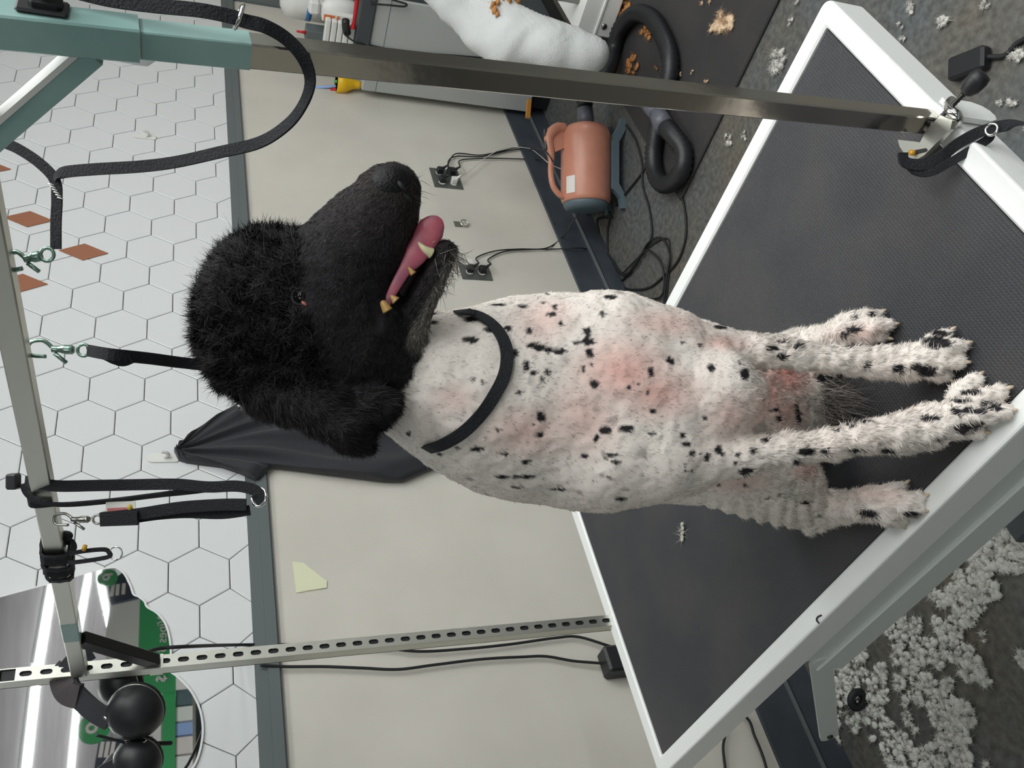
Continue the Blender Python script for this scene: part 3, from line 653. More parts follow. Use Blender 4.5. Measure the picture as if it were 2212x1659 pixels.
# the open mouth: a groove between lip and jaw running back to the corner
chain([(905, 532, .800, .009), (876, 592, .800, .0125), (850, 640, .801, .0135), (832, 672, .803, .0115), (820, 694, .806, .007)], .01, 'cut')
def prim_d(p, P):
    kind, a, b, ra, rb, k, tg = p
    if kind == 'c':
        ab = b-a; L2 = ab@ab; h = np.clip(((P-a)@ab)/max(L2, 1e-9), 0, 1)
        return np.linalg.norm(P-a-h[..., None]*ab, axis=-1)-(ra+(rb-ra)*h)
    q = (P-a)@b.T; r = ra; n1 = np.linalg.norm(q/r, axis=-1); n2 = np.linalg.norm(q/(r*r), axis=-1)
    return n1*(n1-1)/np.maximum(n2, 1e-9)
def tagd(P, tags):
    d = np.full(len(P), 9.)
    for p in PR:
        if p[6] in tags: d = np.minimum(d, prim_d(p, P))
    return d
def sdf_mesh(prims, h, cut=None):
    lo = np.full(3, 9.); hi = np.full(3, -9.); bb = []
    for p in prims:
        if p[0] == 'c': r = max(p[3], p[4]); l, u = np.minimum(p[1], p[2])-r, np.maximum(p[1], p[2])+r
        else: r = max(p[3]); l, u = p[1]-r, p[1]+r
        bb.append((l, u)); lo = np.minimum(lo, l); hi = np.maximum(hi, u)
    lo -= .02; hi += .02; n = np.ceil((hi-lo)/h).astype(int)+1
    V = np.full(n, .06, np.float32)
    for p, (l, u) in zip(prims, bb):
        k = p[5]; mg = k+.012
        i0 = np.maximum(((l-mg-lo)/h).astype(int), 0); i1 = np.minimum(((u+mg-lo)/h).astype(int)+2, n)
        g = np.stack(np.meshgrid(*[np.arange(a, b) for a, b in zip(i0, i1)], indexing='ij'), -1)*h+lo
        d = prim_d(p, g).astype(np.float32); s = tuple(slice(a, b) for a, b in zip(i0, i1)); v = V[s]
        if p[6] == 'cut': V[s] = np.maximum(v, -d); continue
        hh = np.maximum(k-np.abs(v-d), 0)/k; V[s] = np.minimum(v, d)-hh*hh*k*.25
    if cut is not None:                       # what it rests on cuts the body off flat
        zz = np.arange(n[2])*h+lo[2]; V = np.maximum(V, (cut-zz)[None, None, :].astype(np.float32))
    ins = V < 0; nx, ny, nz = V.shape
    c = [(i, j, k) for i in (0, 1) for j in (0, 1) for k in (0, 1)]
    S = lambda i, j, k: (slice(i, nx-1+i), slice(j, ny-1+j), slice(k, nz-1+k))
    cnt = sum(ins[S(*q)].astype(np.int8) for q in c); act = (cnt > 0) & (cnt < 8)
    ids = np.full(act.shape, -1, np.int64); A = np.argwhere(act); ids[act] = np.arange(len(A))
    acc = np.zeros((len(A), 3)); w = np.zeros(len(A))
    for q in c:
        for ax in range(3):
            if q[ax] == 1: continue
            q2 = list(q); q2[ax] = 1
            va = V[tuple((A+q).T)]; vb = V[tuple((A+q2).T)]; m = (va < 0) != (vb < 0)
            t = np.where(m, va/np.where(m, va-vb, 1), 0); p = A+np.array(q, float); p = p.astype(float); p[:, ax] += t
            acc[m] += p[m]; w[m] += 1
    verts = acc/w[:, None]*h+lo; faces = []
    for ax in range(3):
        a1, a2 = (ax+1) % 3, (ax+2) % 3
        sl0 = [slice(1, -1)]*3; sl1 = [slice(1, -1)]*3; sl0[ax] = slice(0, -1); sl1[ax] = slice(1, None)
        s0, s1 = ins[tuple(sl0)], ins[tuple(sl1)]; E_ = np.argwhere(s0 != s1); off = np.ones(3, int); off[ax] = 0; I = E_+off
        fl = s0[tuple(E_.T)]; e1 = np.zeros(3, int); e2 = np.zeros(3, int); e1[a1] = 1; e2[a2] = 1
        q = np.stack([ids[tuple((I-e1-e2).T)], ids[tuple((I-e2).T)], ids[tuple(I.T)], ids[tuple((I-e1).T)]], 1)
        q[~fl] = q[~fl][:, ::-1]; faces.append(q)
    return verts, np.concatenate(faces)
def vnoise(P, f, seed=0):
    """value noise in [-1, 1], vectorised"""
    Q = np.asarray(P)*f+seed*17.3; I = np.floor(Q).astype(np.int64); F = Q-I; F = F*F*(3-2*F); out = 0
    for i in (0, 1):
        for j in (0, 1):
            for k in (0, 1):
                n = (I[:, 0]+i)*73856093 ^ (I[:, 1]+j)*19349663 ^ (I[:, 2]+k)*83492791; n = (n ^ (n >> 13))*1274126177 & 0x7fffffff
                v = (n % 10007)/5003.5-1
                out = out+v*(F[:, 0] if i else 1-F[:, 0])*(F[:, 1] if j else 1-F[:, 1])*(F[:, 2] if k else 1-F[:, 2])
    return out
def np_mesh(name, V, F, material, colors=None, smooth=True, normals=None, parent=None):
    me = bpy.data.meshes.new(name); me.vertices.add(len(V)); me.vertices.foreach_set('co', V.astype(np.float32).ravel())
    k = F.shape[1] if isinstance(F, np.ndarray) else None
    me.loops.add(F.size); me.loops.foreach_set('vertex_index', F.ravel().astype(np.int32))
    me.polygons.add(len(F)); me.polygons.foreach_set('loop_start', (np.arange(len(F))*k).astype(np.int32))
    me.update(calc_edges=True); me.validate(); me.polygons.foreach_set('use_smooth', np.full(len(me.polygons), smooth))
    if colors is not None:
        a = me.color_attributes.new('coat', 'FLOAT_COLOR', 'POINT'); a.data.foreach_set('color', np.concatenate([colors, np.ones((len(V), 1))], 1).astype(np.float32).ravel())
    if normals is not None: me.normals_split_custom_set_from_vertices(normals.astype(float))
    me.materials.append(M[material]); o = bpy.data.objects.new(name, me); C.objects.link(o)
    if parent is not None: attach(o, parent)
    return o
def vert_normals(V, F):
    n = np.cross(V[F[:, 2]]-V[F[:, 0]], V[F[:, 3]]-V[F[:, 1]]); N_ = np.zeros_like(V)
    for i in range(4): np.add.at(N_, F[:, i], n)
    return N_/(np.linalg.norm(N_, axis=1, keepdims=True)+1e-12)
DV, DF = sdf_mesh(PR, .0033, TZ+.0015)
for _ in range(2):                            # light smoothing of the grid steps
    S_ = np.zeros_like(DV); c_ = np.zeros(len(DV))
    for i in range(4):
        a, b = DF[:, i], DF[:, (i+1) % 4]; np.add.at(S_, a, DV[b]); np.add.at(S_, b, DV[a]); np.add.at(c_, a, 1); np.add.at(c_, b, 1)
    DV = DV*.4+.6*S_/c_[:, None]
DN = vert_normals(DV, DF)
def headness(P):
    """signed: > 0 on the black head, < 0 on the speckled body"""
    return tagd(P, ('body',))-tagd(P, (HD, 'jaw', 'ear'))
pxy = lambda P: (lambda D: (1106-FPX*((P-CAMP)@_u)/D, 829.5-FPX*((P-CAMP)@_r)/D, D))((P-CAMP)@_w)
hd = headness(DV); ear = tagd(DV, ('ear',)) < .006
# coat relief: curly topknot and ears, ruffled legs, faint wrinkles on the trunk
amp = np.where(hd > 0, .0042, .0011)
legs = (pxy(DV)[0] > 1640) & (hd < 0); amp = np.where(legs, .0022, amp)
mz = tagd(DV, (HD,)); X_, Y_, _t = pxy(DV)
muz = (hd > 0) & (X_ > 650+.42*np.maximum(0, Y_-640)) & (Y_ < 850) & ~ear; amp = np.where(muz, .0008, amp); amp = np.where(ear & (hd > 0), .0020, amp)
DV = DV+DN*((vnoise(DV, 120, 1)+.6*vnoise(DV, 260, 2))*amp+np.where(hd > 0, np.where(muz, 0, .0015), .0015)*vnoise(DV, 45, 3)*1.0)[:, None]
X_, Y_, _t = pxy(DV); rf = (hd < 0)*np.clip((Y_-1066)/30, 0, 1)*np.clip((X_-1490)/30, 0, 1)*np.clip((1790-X_)/30, 0, 1)
DV = DV+DN*(rf*.0026*np.sin(X_*2*math.pi/34+2.2*vnoise(DV, 30, 12))*(.6+.6*vnoise(DV, 25, 13)))[:, None]
DN = vert_normals(DV, DF)
bvh = BVHTree.FromPolygons([tuple(v) for v in DV], [tuple(int(i) for i in f) for f in DF])
def hit(x, y):
    d = ray(x, y); h = bvh.ray_cast(Vector(CAMP), Vector(d/np.linalg.norm(d))); return None if h[0] is None else (np.array(h[0]), np.array(h[1]))
SPOTS = '''1078 658 16 3,1128 662 10 4,1181 635 4 4,1173 654 5 4,1198 662 5 6,1190 679 9 5,1211 699 5 7,1301 679 6 7,1318 642 12 6,937 696 8 6,1018 690 14 7,935 677 9 4,1057 712 13 6,1097 710 9 6,1019 735 12 7,1002 732 5 4,1143 715 5 8,1150 747 11 7,1166 751 16 7,1184 757 10 6,1208 759 16 6,1110 763 8 9,1268 718 8 10,1269 737 12 8,1247 740 9 4,1272 762 7 9,1138 788 7 10,1152 805 8 5,1181 805 5 7,1170 819 5 6,1260 797 5 8,1277 788 4 5,1282 830 9 7,1120 848 6 4,1022 818 4 4,1041 827 5 5,1446 778 8 6,1405 804 7 10,1377 829 4 4,1359 838 6 4,1400 848 4 3,1410 889 6 5,1522 902 6 5,1168 900 9 11,1154 917 5 4,1165 940 10 6,1076 930 4 4,1030 970 17 6,1090 981 7 4,948 981 7 4,882 936 7 5,988 967 4 4,1135 997 10 5,1081 1030 16 4,1131 1030 19 5,1112 1053 14 3,1204 1057 14 3,1306 930 14 8,1353 925 18 6,1287 946 6 7,1408 938 10 4,1325 982 12 5,1331 998 9 4,1309 989 4 3,1261 984 7 5,1473 940 5 6,1483 959 9 6,1494 979 9 6,1511 982 4 3,1527 989 7 8,1480 1003 4 3,1480 1017 4 3,1494 1017 5 3,1339 1078 12 4,1535 794 9 9,1313 1031 4 3,1452 783 7 5,1557 707 18 5,1512 746 5 4,1472 740 4 3,1608 807 12 12,1669 753 12 6,1691 738 12 3,1722 748 10 8,1688 770 12 6,1655 799 12 3,1870 791 7 9,1831 749 10 5,1812 810 10 4,1939 795 9 9,1979 793 10 8,2001 803 15 11,2023 740 24 13,2032 722 14 8,1622 715 12 4,1598 784 4 5,1844 686 9 4,1882 679 8 7,1822 722 8 5,1839 712 15 6,1913 684 10 4,1552 972 9 7,1560 982 6 4,1593 983 7 4,1626 974 7 6,1588 1001 5 3,1603 1001 6 3,1610 1017 15 7,1653 951 10 3,1741 977 18 7,1781 975 7 7,1846 972 20 5,1719 998 9 7,1915 975 15 6,1860 910 14 5,1839 920 10 3,1805 930 8 3,2005 905 15 8,2094 848 12 6,2070 865 10 5,2063 889 9 8,2091 886 9 7,2115 889 10 7,2125 872 8 6,2153 882 12 8,2080 927 15 12,2104 920 12 10,2032 950 14 3,1877 1110 15 8,1970 1110 16 7,1684 1070 5 5,1658 1077 5 3,1769 1115 5 3,1736 1086 12 3,1610 1048 4 4,1553 1048 4 3,1722 893 8 22,1670 886 10 5,1774 817 18 8,1681 906 8 6'''
SP = []
for s_ in SPOTS.replace('\n', '').split(','):
    x, y, a, b = map(float, s_.split()); h_ = hit(x, y)
    if h_ is not None: f = ((h_[0]-CAMP)@_w)/FPX; SP.append((h_[0], a*f, b*f))
PINK = []
for x, y, a, b, w_ in ((1350, 800, 130, 90, 1), (1180, 690, 80, 70, .5), (1140, 930, 120, 70, .55), (1260, 900, 100, 90, .6), (1420, 850, 110, 70, .9), (1440, 700, 130, 40, .7), (1580, 900, 60, 60, .5), (1560, 740, 90, 25, .7), (1700, 810, 90, 60, 1.45), (1700, 890, 80, 50, .9), (1660, 850, 60, 70, 1.1), (985, 860, 60, 40, .45), (1600, 1040, 90, 35, .5), (1860, 720, 60, 22, .5), (1740, 1010, 60, 30, .9), (1900, 1070, 60, 25, .4), (1650, 880, 60, 60, .6)):  # pink skin; weights above one deepen the groin to suggest shade behind the brisket
    h_ = hit(x, y)
    if h_ is not None: f = ((h_[0]-CAMP)@_w)/FPX; PINK.append((h_[0], a*f, b*f, w_))
lin = lambda r, g, b: np.array(srgb(r, g, b)[:3])
CW, CP, CB_, CH = lin(240, 232, 224), lin(228, 182, 172), lin(36, 34, 36), lin(33, 31, 34)
def coat(P, fur=False):
    n1 = vnoise(P, 150, 5); n2 = vnoise(P, 330, 6); n3 = vnoise(P, 22, 7)
    pk = np.zeros(len(P)); dk = np.zeros(len(P))
    for c, a, b, w_ in PINK:
        d = P-c; q = np.sqrt((d@EX/a)**2+(d@EY/b)**2+(d@EZ/.09)**2); pk = np.maximum(pk, w_*np.clip(1.15-q, 0, 1))
    for c, a, b in SP:
        d = P-c; q = np.sqrt((d@EX/a)**2+(d@EY/b)**2+(d@EZ/.03)**2)+.30*n1+.15*n2; dk = np.maximum(dk, np.clip((1.25-q)*4, 0, 1))
    pk = np.clip(pk+.12*n3, 0, 1.45)*(.6 if fur else 1.0)  # overshooting pink darkens the groin as painted shade
    tick = np.clip((vnoise(P, 105, 9)-.66)*9, 0, 1)*.5*np.clip(.5+vnoise(P, 9, 10)*1.5, 0, 1); dk = np.maximum(dk, tick)
    col = np.clip(CW*(1-pk[:, None])+CP*pk[:, None], .02, 1); col = col*(1+.05*n2[:, None]); col = col*(1-dk[:, None])+CB_*dk[:, None]
    hb = headness(P)+.004*n1; hm = np.clip(hb*400+.5, 0, 1)[:, None]; x, y, t = pxy(P)
    hc = CH*(1+.35*n2[:, None])
    g = np.clip(((x-700)*.55-(y-560)*.84)/200, 0, 1)*(x > 640)*(y < 700)
    hc = hc*(1-g[:, None]*.6)+lin(58, 52, 50)*g[:, None]*.6
    ch = np.clip(1-tagd(P, ('jaw',))/.010, 0, 1)*np.clip((x+.55*(y-560)-966)/12, 0, 1); hc = hc*(1-ch[:, None])+lin(120, 116, 110)*ch[:, None]
    return np.clip(col*(1-hm)+hc*hm, 0, 1)
M['coat'] = mat('speckled_coat', (1, 1, 1, 1), .75, spec=.25, attr='coat')
M['fur'] = mat('coat_hair', (1, 1, 1, 1), .62, spec=.25, attr='coat')
dog = np_mesh('poodle', DV, DF, 'coat', colors=coat(DV), smooth=True)
tag(dog, 'black-headed poodle with a clipped white body speckled black, sitting with its mouth open', 'dog')
# --- fur: fine tapering blades, each rooted on the skin
tri = np.concatenate([DF[:, [0, 1, 2]], DF[:, [0, 2, 3]]])
def blades(name, n, wfun, lfun, width, lift, rand, flow, seg=2, curl=0., seed=3, colfun=None, vary=(.82, .36)):
    rg = np.random.default_rng(seed); cen = DV[tri].mean(1); ar = np.linalg.norm(np.cross(DV[tri[:, 1]]-DV[tri[:, 0]], DV[tri[:, 2]]-DV[tri[:, 0]]), axis=1)
    w_ = ar*wfun(cen); w_ /= w_.sum(); ti = rg.choice(len(tri), n, p=w_); a = rg.random((n, 2)); a = np.where(a.sum(1, keepdims=True) > 1, 1-a, a)
    T = tri[ti]; P = DV[T[:, 0]]+(DV[T[:, 1]]-DV[T[:, 0]])*a[:, :1]+(DV[T[:, 2]]-DV[T[:, 0]])*a[:, 1:]
    N_ = DN[T].mean(1); N_ /= np.linalg.norm(N_, axis=1, keepdims=True)
    fl = np.array(flow(P)) if callable(flow) else np.broadcast_to(np.array(flow, float), P.shape)
    rv = rg.normal(size=P.shape)*.5+np.stack([vnoise(P, 90, 20+i) for i in range(3)], 1)*1.2
    tn = fl+rv*rand; tn -= N_*(tn*N_).sum(1, keepdims=True); tn /= np.linalg.norm(tn, axis=1, keepdims=True)+1e-9
    d = N_*lift+tn; d /= np.linalg.norm(d, axis=1, keepdims=True); Ln = lfun(P)*(.7+.6*rg.random(n))
    side = np.cross(N_, d); side /= np.linalg.norm(side, axis=1, keepdims=True)+1e-9
    tw = rg.normal(size=n)*.5; side = side*np.cos(tw)[:, None]+N_*np.sin(tw)[:, None]
    cv = rg.normal(size=P.shape)*curl; wd = width*(.7+.6*rg.random(n)); rows = []
    for s_, ws in ((0, 1), (.55, .8), (1, .12)):
        c = P-N_*.0006+d*(Ln*s_)[:, None]+cv*(Ln*s_*s_)[:, None]-N_*(Ln*s_*s_*lift*.25)[:, None]
        rows += [c-side*(wd*ws/2)[:, None], c+side*(wd*ws/2)[:, None]]
    V = np.stack(rows, 1).reshape(-1, 3); i = np.arange(n)[:, None]*6
    F = np.concatenate([i+np.array([[0, 2, 3, 1]]), i+np.array([[2, 4, 5, 3]])])
    V[:, 2] = np.maximum(V[:, 2], TZ+.0012) if name != 'x' else V[:, 2]
    col = (colfun or (lambda p: coat(p, True)))(P)*(vary[0]+vary[1]*rg.random((n, 1))**2); col = np.repeat(col, 6, axis=0)
    nn = N_+.25*rg.normal(size=N_.shape); nn /= np.linalg.norm(nn, axis=1, keepdims=True)
    return np_mesh(name, V, F, 'fur', colors=np.clip(col, 0, 1), smooth=True, normals=np.repeat(nn, 6, axis=0), parent=dog)
hw = lambda P: np.clip(headness(P)*300+.5, 0, 1)
def earw(P): return (tagd(P, ('ear',)) < .005).astype(float)*(pxy(P)[1] > 842)
def muzzle_w(P):
    x, y, t = pxy(P); n = 10*vnoise(P, 60, 31); return ((x+n > 640+.42*np.maximum(0, y-640)) & (y < 850)).astype(float)*(1-earw(P))
def legw(P): x, y, t = pxy(P); return np.clip((x-1560)/120, 0, 1)
DOWN = np.array([0, 0, -1.])
FURQ = 1.0
mz_dir = Dp(640, 760, .86)-Dp(842, 437, .815); mz_dir /= np.linalg.norm(mz_dir)
def pawshort(P): return np.clip((.040-(P[:, 2]-TZ))/.02, 0, 1)
EYES = [(650, 641)]
def eyefree(P):
    x, y, t = pxy(P); return (((x-652)/26)**2+((y-643)/20)**2 > 1).astype(float)
blades('body_fur', int(105000*FURQ), lambda P: (1-hw(P))*(1+.8*legw(P)), lambda P: .0040+.0034*legw(P)*(1-.6*pawshort(P)), .0007, .42, .55, lambda P: np.broadcast_to(DOWN, P.shape), curl=.14, seed=4)
blades('topknot_fur', int(130000*FURQ), lambda P: hw(P)*(1-muzzle_w(P))*eyefree(P)*(1-earw(P)), lambda P: .0042+0*P[:, 0], .0008, .75, 1.8, [0, 0, .1], curl=1.0, seed=5, vary=(.5, 1.5))
blades('ear_fur', int(30000*FURQ), lambda P: hw(P)*earw(P), lambda P: .0085+0*P[:, 0], .0007, .25, .45, lambda P: np.broadcast_to(DOWN+EY*.5, P.shape), curl=.25, seed=9, vary=(.5, 1.7))
blades('muzzle_fur', int(60000*FURQ), lambda P: hw(P)*muzzle_w(P)*eyefree(P)*(tagd(P, ('cut',)) > .0025), lambda P: .0042+.0015*np.clip(1-tagd(P, ('jaw',))/.01, 0, 1), .00055, .40, .40, mz_dir, curl=.08, seed=6, vary=(.35, 3.2))
# long hair of the tail tip lying on the table between the front legs
def tuft(name, root, tip, n, r0, spread, length, width, c0, c1, parent, seed=1, zmin=None):
    rg = np.random.default_rng(seed); root, tip = np.array(root), np.array(tip); d0 = (tip-root)/np.linalg.norm(tip-root)
    P = root+rg.normal(size=(n, 3))*r0; d = d0+rg.normal(size=(n, 3))*spread; d /= np.linalg.norm(d, axis=1, keepdims=True); L_ = length*(.5+.6*rg.random(n))
    side = np.cross(d, -EZ+.5*rg.normal(size=(n, 3))); side /= np.linalg.norm(side, axis=1, keepdims=True); cv = rg.normal(size=(n, 3))*.25; rows = []
    for s_, ws in ((0, 1), (.5, .8), (1, .1)):
        c = P+d*(L_*s_)[:, None]+cv*(L_*s_*s_)[:, None]; rows += [c-side*width*ws/2, c+side*width*ws/2]
    V = np.stack(rows, 1).reshape(-1, 3)
    if zmin is not None: V[:, 2] = np.maximum(V[:, 2], zmin)
    i = np.arange(n)[:, None]*6; F = np.concatenate([i+np.array([[0, 2, 3, 1]]), i+np.array([[2, 4, 5, 3]])])
    u_ = rg.random((n, 1)); col = np.repeat(lin(*c0)*(1-u_)+lin(*c1)*u_, 6, axis=0)
    return np_mesh(name, V, F, 'fur', colors=col, parent=parent)
tuft('tail_hair', Zp(1778, 862, TZ+.02), Zp(1870, 885, TZ+.006), 1100, .011, .24, .050, .0006, (34, 32, 34), (176, 168, 162), dog, 11, TZ+.0012)
tuft('chin_hair', Dp(970, 560, .829), Dp(990, 585, .829), 200, .006, .5, .018, .0005, (150, 148, 142), (60, 58, 56), dog, 12)
tuft('chin_hair', Dp(950, 605, .838), Dp(970, 640, .838), 130, .006, .5, .013, .0005, (150, 148, 142), (50, 48, 48), dog, 14)
tuft('whiskers', Dp(868, 420, .806), Dp(900, 450, .806), 60, .008, .4, .020, .0005, (30, 28, 30), (50, 48, 48), dog, 13)
# --- eye, nose, tongue, teeth, claws
M['eye'] = mat('dark_eye', srgb(16, 11, 10), .16, spec=.5); M['nose'] = mat('nose_leather', srgb(17, 17, 20), .5, spec=.3, bump=.3, bscale=420)
M['tongue'] = mat('tongue', srgb(184, 90, 106), .32, col2=srgb(134, 80, 102), nscale=40, sub=.15, bump=.1, bscale=700); M['tooth'] = mat('tooth', srgb(214, 208, 168), .3); M['tooth_yellow'] = mat('stained_tooth', srgb(178, 142, 84), .35)
M['claw'] = mat('horn_claw', srgb(206, 188, 166), .45); M['gum'] = mat('pink_lid', srgb(170, 105, 98), .4); M['mouth'] = mat('mouth_lining', srgb(48, 24, 30), .5)
h_ = hit(650, 641); c = h_[0]+EZ*.0045; R3 = np.array([EX, EY, EZ]).T
e_ = obj('eye', MB().ball(c, .0084, 20, 14), 'eye', dog)
obj('eyelid', MB().torus(c-EZ*.0046, .0074, .0021, ax=EZ-.15*EX, n=24), mat('dark_lid', srgb(24, 20, 22), .5), e_)
obj('inner_corner', MB().ball(c-EZ*.0072+EX*.0035+EY*.0062, (.0032, .0016, .0014), R=R3@np.array([[.8, -.6, 0], [.6, .8, 0], [0, 0, 1]])), 'gum', e_)
nc = Dp(843, 400, .799)
nose = obj('nose', MB().ball(nc, (.0205, .0178, .0180), 24, 16, R=R3@np.array([[.85, .53, 0], [-.53, .85, 0], [0, 0, 1]])), 'nose', dog)
for x, y, t in ((868, 402, .7905), (880, 426, .799)):
    obj('nostril', MB().ball(Dp(x, y, t-.008), (.0058, .0028, .0030), R=R3@np.array([[.6, -.8, 0], [.8, .6, 0], [0, 0, 1]])), mat('nostril_black', srgb(8, 8, 9), .6), nose)
tp = [(832, 664, 8, .818), (850, 626, 11, .816), (874, 584, 14, .815), (897, 553, 24, .815), (915, 520, 30, .819), (932, 494, 30, .816), (944, 478, 20, .815), (950, 470, 6, .815)]
cp = catmull([Dp(x, y, t) for x, y, w_, t in tp], 5); ws = np.interp(np.linspace(0, 7, len(cp)), range(8), [w_*t/FPX for x, y, w_, t in tp])
mb = MB(); mb.sweep(cp, [(math.cos(a_), .30*math.sin(a_)) for a_ in [i*math.pi/8 for i in range(16)]], up=EZ, scale=list(ws)); obj('tongue', mb, 'tongue', dog)
obj('mouth_lining', MB().tube([Dp(822, 690, .856), Dp(856, 640, .848), (Dp(900, 570, .842)), Dp(925, 535, .838)], .011, 10, scale=[1.2, 1.1, .9, .6]), 'mouth', dog)
def tooth(pts, r, mt='tooth'):
    P = catmull([Dp(*p) for p in pts], 4); obj('tooth', MB().tube(P, r, 10, scale=list(np.linspace(1, .25, len(P)))), mt, dog)
tooth([(931, 547, .818), (918, 539, .815), (903, 524, .816)], .0056); tooth([(938, 522, .819), (932, 513, .818)], .0038)
tooth([(893, 592, .808), (882, 577, .807)], .0034, 'tooth_yellow'); tooth([(856, 650, .806), (844, 638, .805)], .0046, 'tooth_yellow'); tooth([(838, 672, .806), (828, 655, .805), (825, 650, .805)], .0052, 'tooth_yellow')
for tip, d, rt in TOES:
    a_ = tip+d*rt*.55+np.array([0, 0, -.002]); b_ = a_+d*.0045+np.array([0, 0, -.0045]); b_[2] = max(b_[2], TZ+.0022)
    obj('claw', MB().tube([a_-d*.004, (a_+b_)/2+np.array([0, 0, .0010]), b_], .0025, 8, scale=[1, .9, .5]), 'claw', dog)
# ------------------------------------------------------------------ grooming loops, leads and straps
def wrap(path, off=.002):
    out = []
    for x, y in path:
        h_ = hit(x, y); out.append(h_[0]+h_[1]*off)
    return out
front = [(1000, 680), (1030, 686), (1060, 704), (1084, 735), (1094, 772), (1088, 812), (1068, 852), (1040, 890), (1004, 928), (966, 952), (936, 962)]
fp = []
for x, y in front:
    h_ = hit(x, y)
    if h_ is not None: fp.append((h_[0]+h_[1]*.0035, h_[1]))
back = [Dp(908, 972, .905), Dp(880, 960, .945), Dp(860, 920, .985), Dp(850, 870, 1.005), Dp(870, 800, 1.02), Dp(920, 730, 1.005), Dp(965, 690, .975)]
cb = np.mean([p for p, n in fp]+back, axis=0)
P = catmull([p for p, n in fp]+back, 6, closed=True)
ups = []
for q in P:
    n = q-cb; n = n/np.linalg.norm(n); ups.append(n)
nf = len(fp)*6
for i in range(nf):
    n = fp[min(i//6, len(fp)-1)][1]; n2 = fp[min(i//6+1, len(fp)-1)][1]; f = (i % 6)/6; u_ = n*(1-f)+n2*f; ups[i] = u_/np.linalg.norm(u_)
lo = thing('grooming_loop', P[0], 'black nylon grooming loop around the neck of the dog, strapped up to the crossbar', 'leash')
obj('neck_loop', MB().strap(P, .0125, .0022, closed=True, ups=ups), 'black_web', lo)
clipA = onbar(.655)
def snap(top, bottom, parent, mt='greentint', sw=.007):
    """trigger snap: swivel eye, body with thumb lever and hook around the bar"""
    top, bottom = np.array(top), np.array(bottom); d = bottom-top; L_ = np.linalg.norm(d); d = d/L_; s_ = np.cross(d, _w); s_ /= np.linalg.norm(s_)
    b = obj('snap_body', MB().tube(catmull([top+d*L_*.35, top+d*L_*.55, top+d*L_*.75], 4), sw*.62, 10, scale=[.8]*4+[1.1]*4+[.8]), mt, parent)
    obj('hook', MB().tube(catmull([top+d*L_*.38, top+d*L_*.2+s_*sw*1.1, top-d*L_*.02+s_*sw*.9, top-d*L_*.08, top-d*L_*.02-s_*sw*1.0, top+d*L_*.25-s_*sw*1.1], 5), sw*.30, 8), mt, b)
    obj('thumb_lever', MB().tube([top+d*L_*.40-s_*sw*.6, top+d*L_*.62-s_*sw*1.9], sw*.30, 8), mt, b)
    obj('swivel_eye', MB().torus(bottom-d*sw*.6, sw*.85, sw*.24, ax=_w, n=18), mt, b)
tA = Dp(70, 752, depth(clipA)); bA = Dp(190, 757, depth(clipA)+.008); snap(tA, bA, lo)
sp = catmull([bA, Dp(235, 765, .855), Dp(320, 774, .885), Dp(415, 786, .93), Dp(560, 800, .985), Dp(720, 800, 1.01), Dp(850, 800, 1.025)], 6)
obj('strap', MB().strap(sp, .0118, .0022, ups=[-_w]*len(sp)), 'black_web', lo)
sp = catmull([bA+_w*.002, Dp(230, 772, .862), Dp(262, 783, .866), Dp(285, 776, .868)], 5)
obj('strap_tail', MB().strap(sp, .008, .002, ups=[-_w+.6*EY]*len(sp)), 'black_web', lo)
# long lead: clipped to the crossbar, up out of the picture and back down in a wide hanging loop
dB = depth(onbar(.775))
l1 = thing('hanging_lead', onbar(.775), 'long black nylon lead drooping in a wide loop from the crossbar to the front post', 'leash')
snap(Dp(22, 566, dB), Dp(112, 548, dB), l1)
sp = catmull([Dp(121, 538, .80), Dp(121, 480, .80), Dp(123, 430, .80), Dp(118, 388, .80), Dp(85, 352, .80), Dp(40, 322, .80), Dp(0, 304, .80), Dp(-60, 270, .79)], 6)
obj('strap', MB().strap(sp, .0095, .002, ups=[-_w]*len(sp)), 'black_web', l1)
sp = catmull([Dp(118, 388, .797), Dp(135, 373, .795), Dp(200, 366, .79), Dp(300, 360, .785), Dp(380, 350, .78), Dp(470, 330, .77), Dp(560, 308, .76), Dp(620, 270, .745), Dp(655, 225, .73), Dp(670, 175, .715), Dp(655, 125, .70), Dp(620, 85, .69), Dp(575, 58, .68), Dp(530, 46, .675), Dp(500, 36, .67), Dp(430, 22, .66), Dp(330, 12, .655), Dp(230, -2, .65), Dp(120, -30, .64)], 7)
ups = [(-_w*math.cos(a_)+_u*math.sin(a_)) for a_ in np.interp(np.linspace(0, 18, len(sp)), [0, 1, 4, 8, 9, 11, 13, 15, 18], [.9, .9, .9, .6, .3, .2, .8, .2, 0])]
sc_ = None
obj('strap', MB().strap(sp, .0105, .002, ups=ups), 'black_web', l1)
c = Dp(516, 36, .668); obj('slide_ring', MB().torus(c, .0095, .0016, ax=(EX*.9+EY*.3+_w*.5), n=22), 'chrome_bright', l1)
m = MB()
for i in range(6): m.tube([Dp(104+i*4, 396+i*6, .797), Dp(116+i*4, 400+i*6, .797)], .0006, 5)
o = obj('stitching', m, 'white_plastic', l1); o['kind'] = 'stuff'
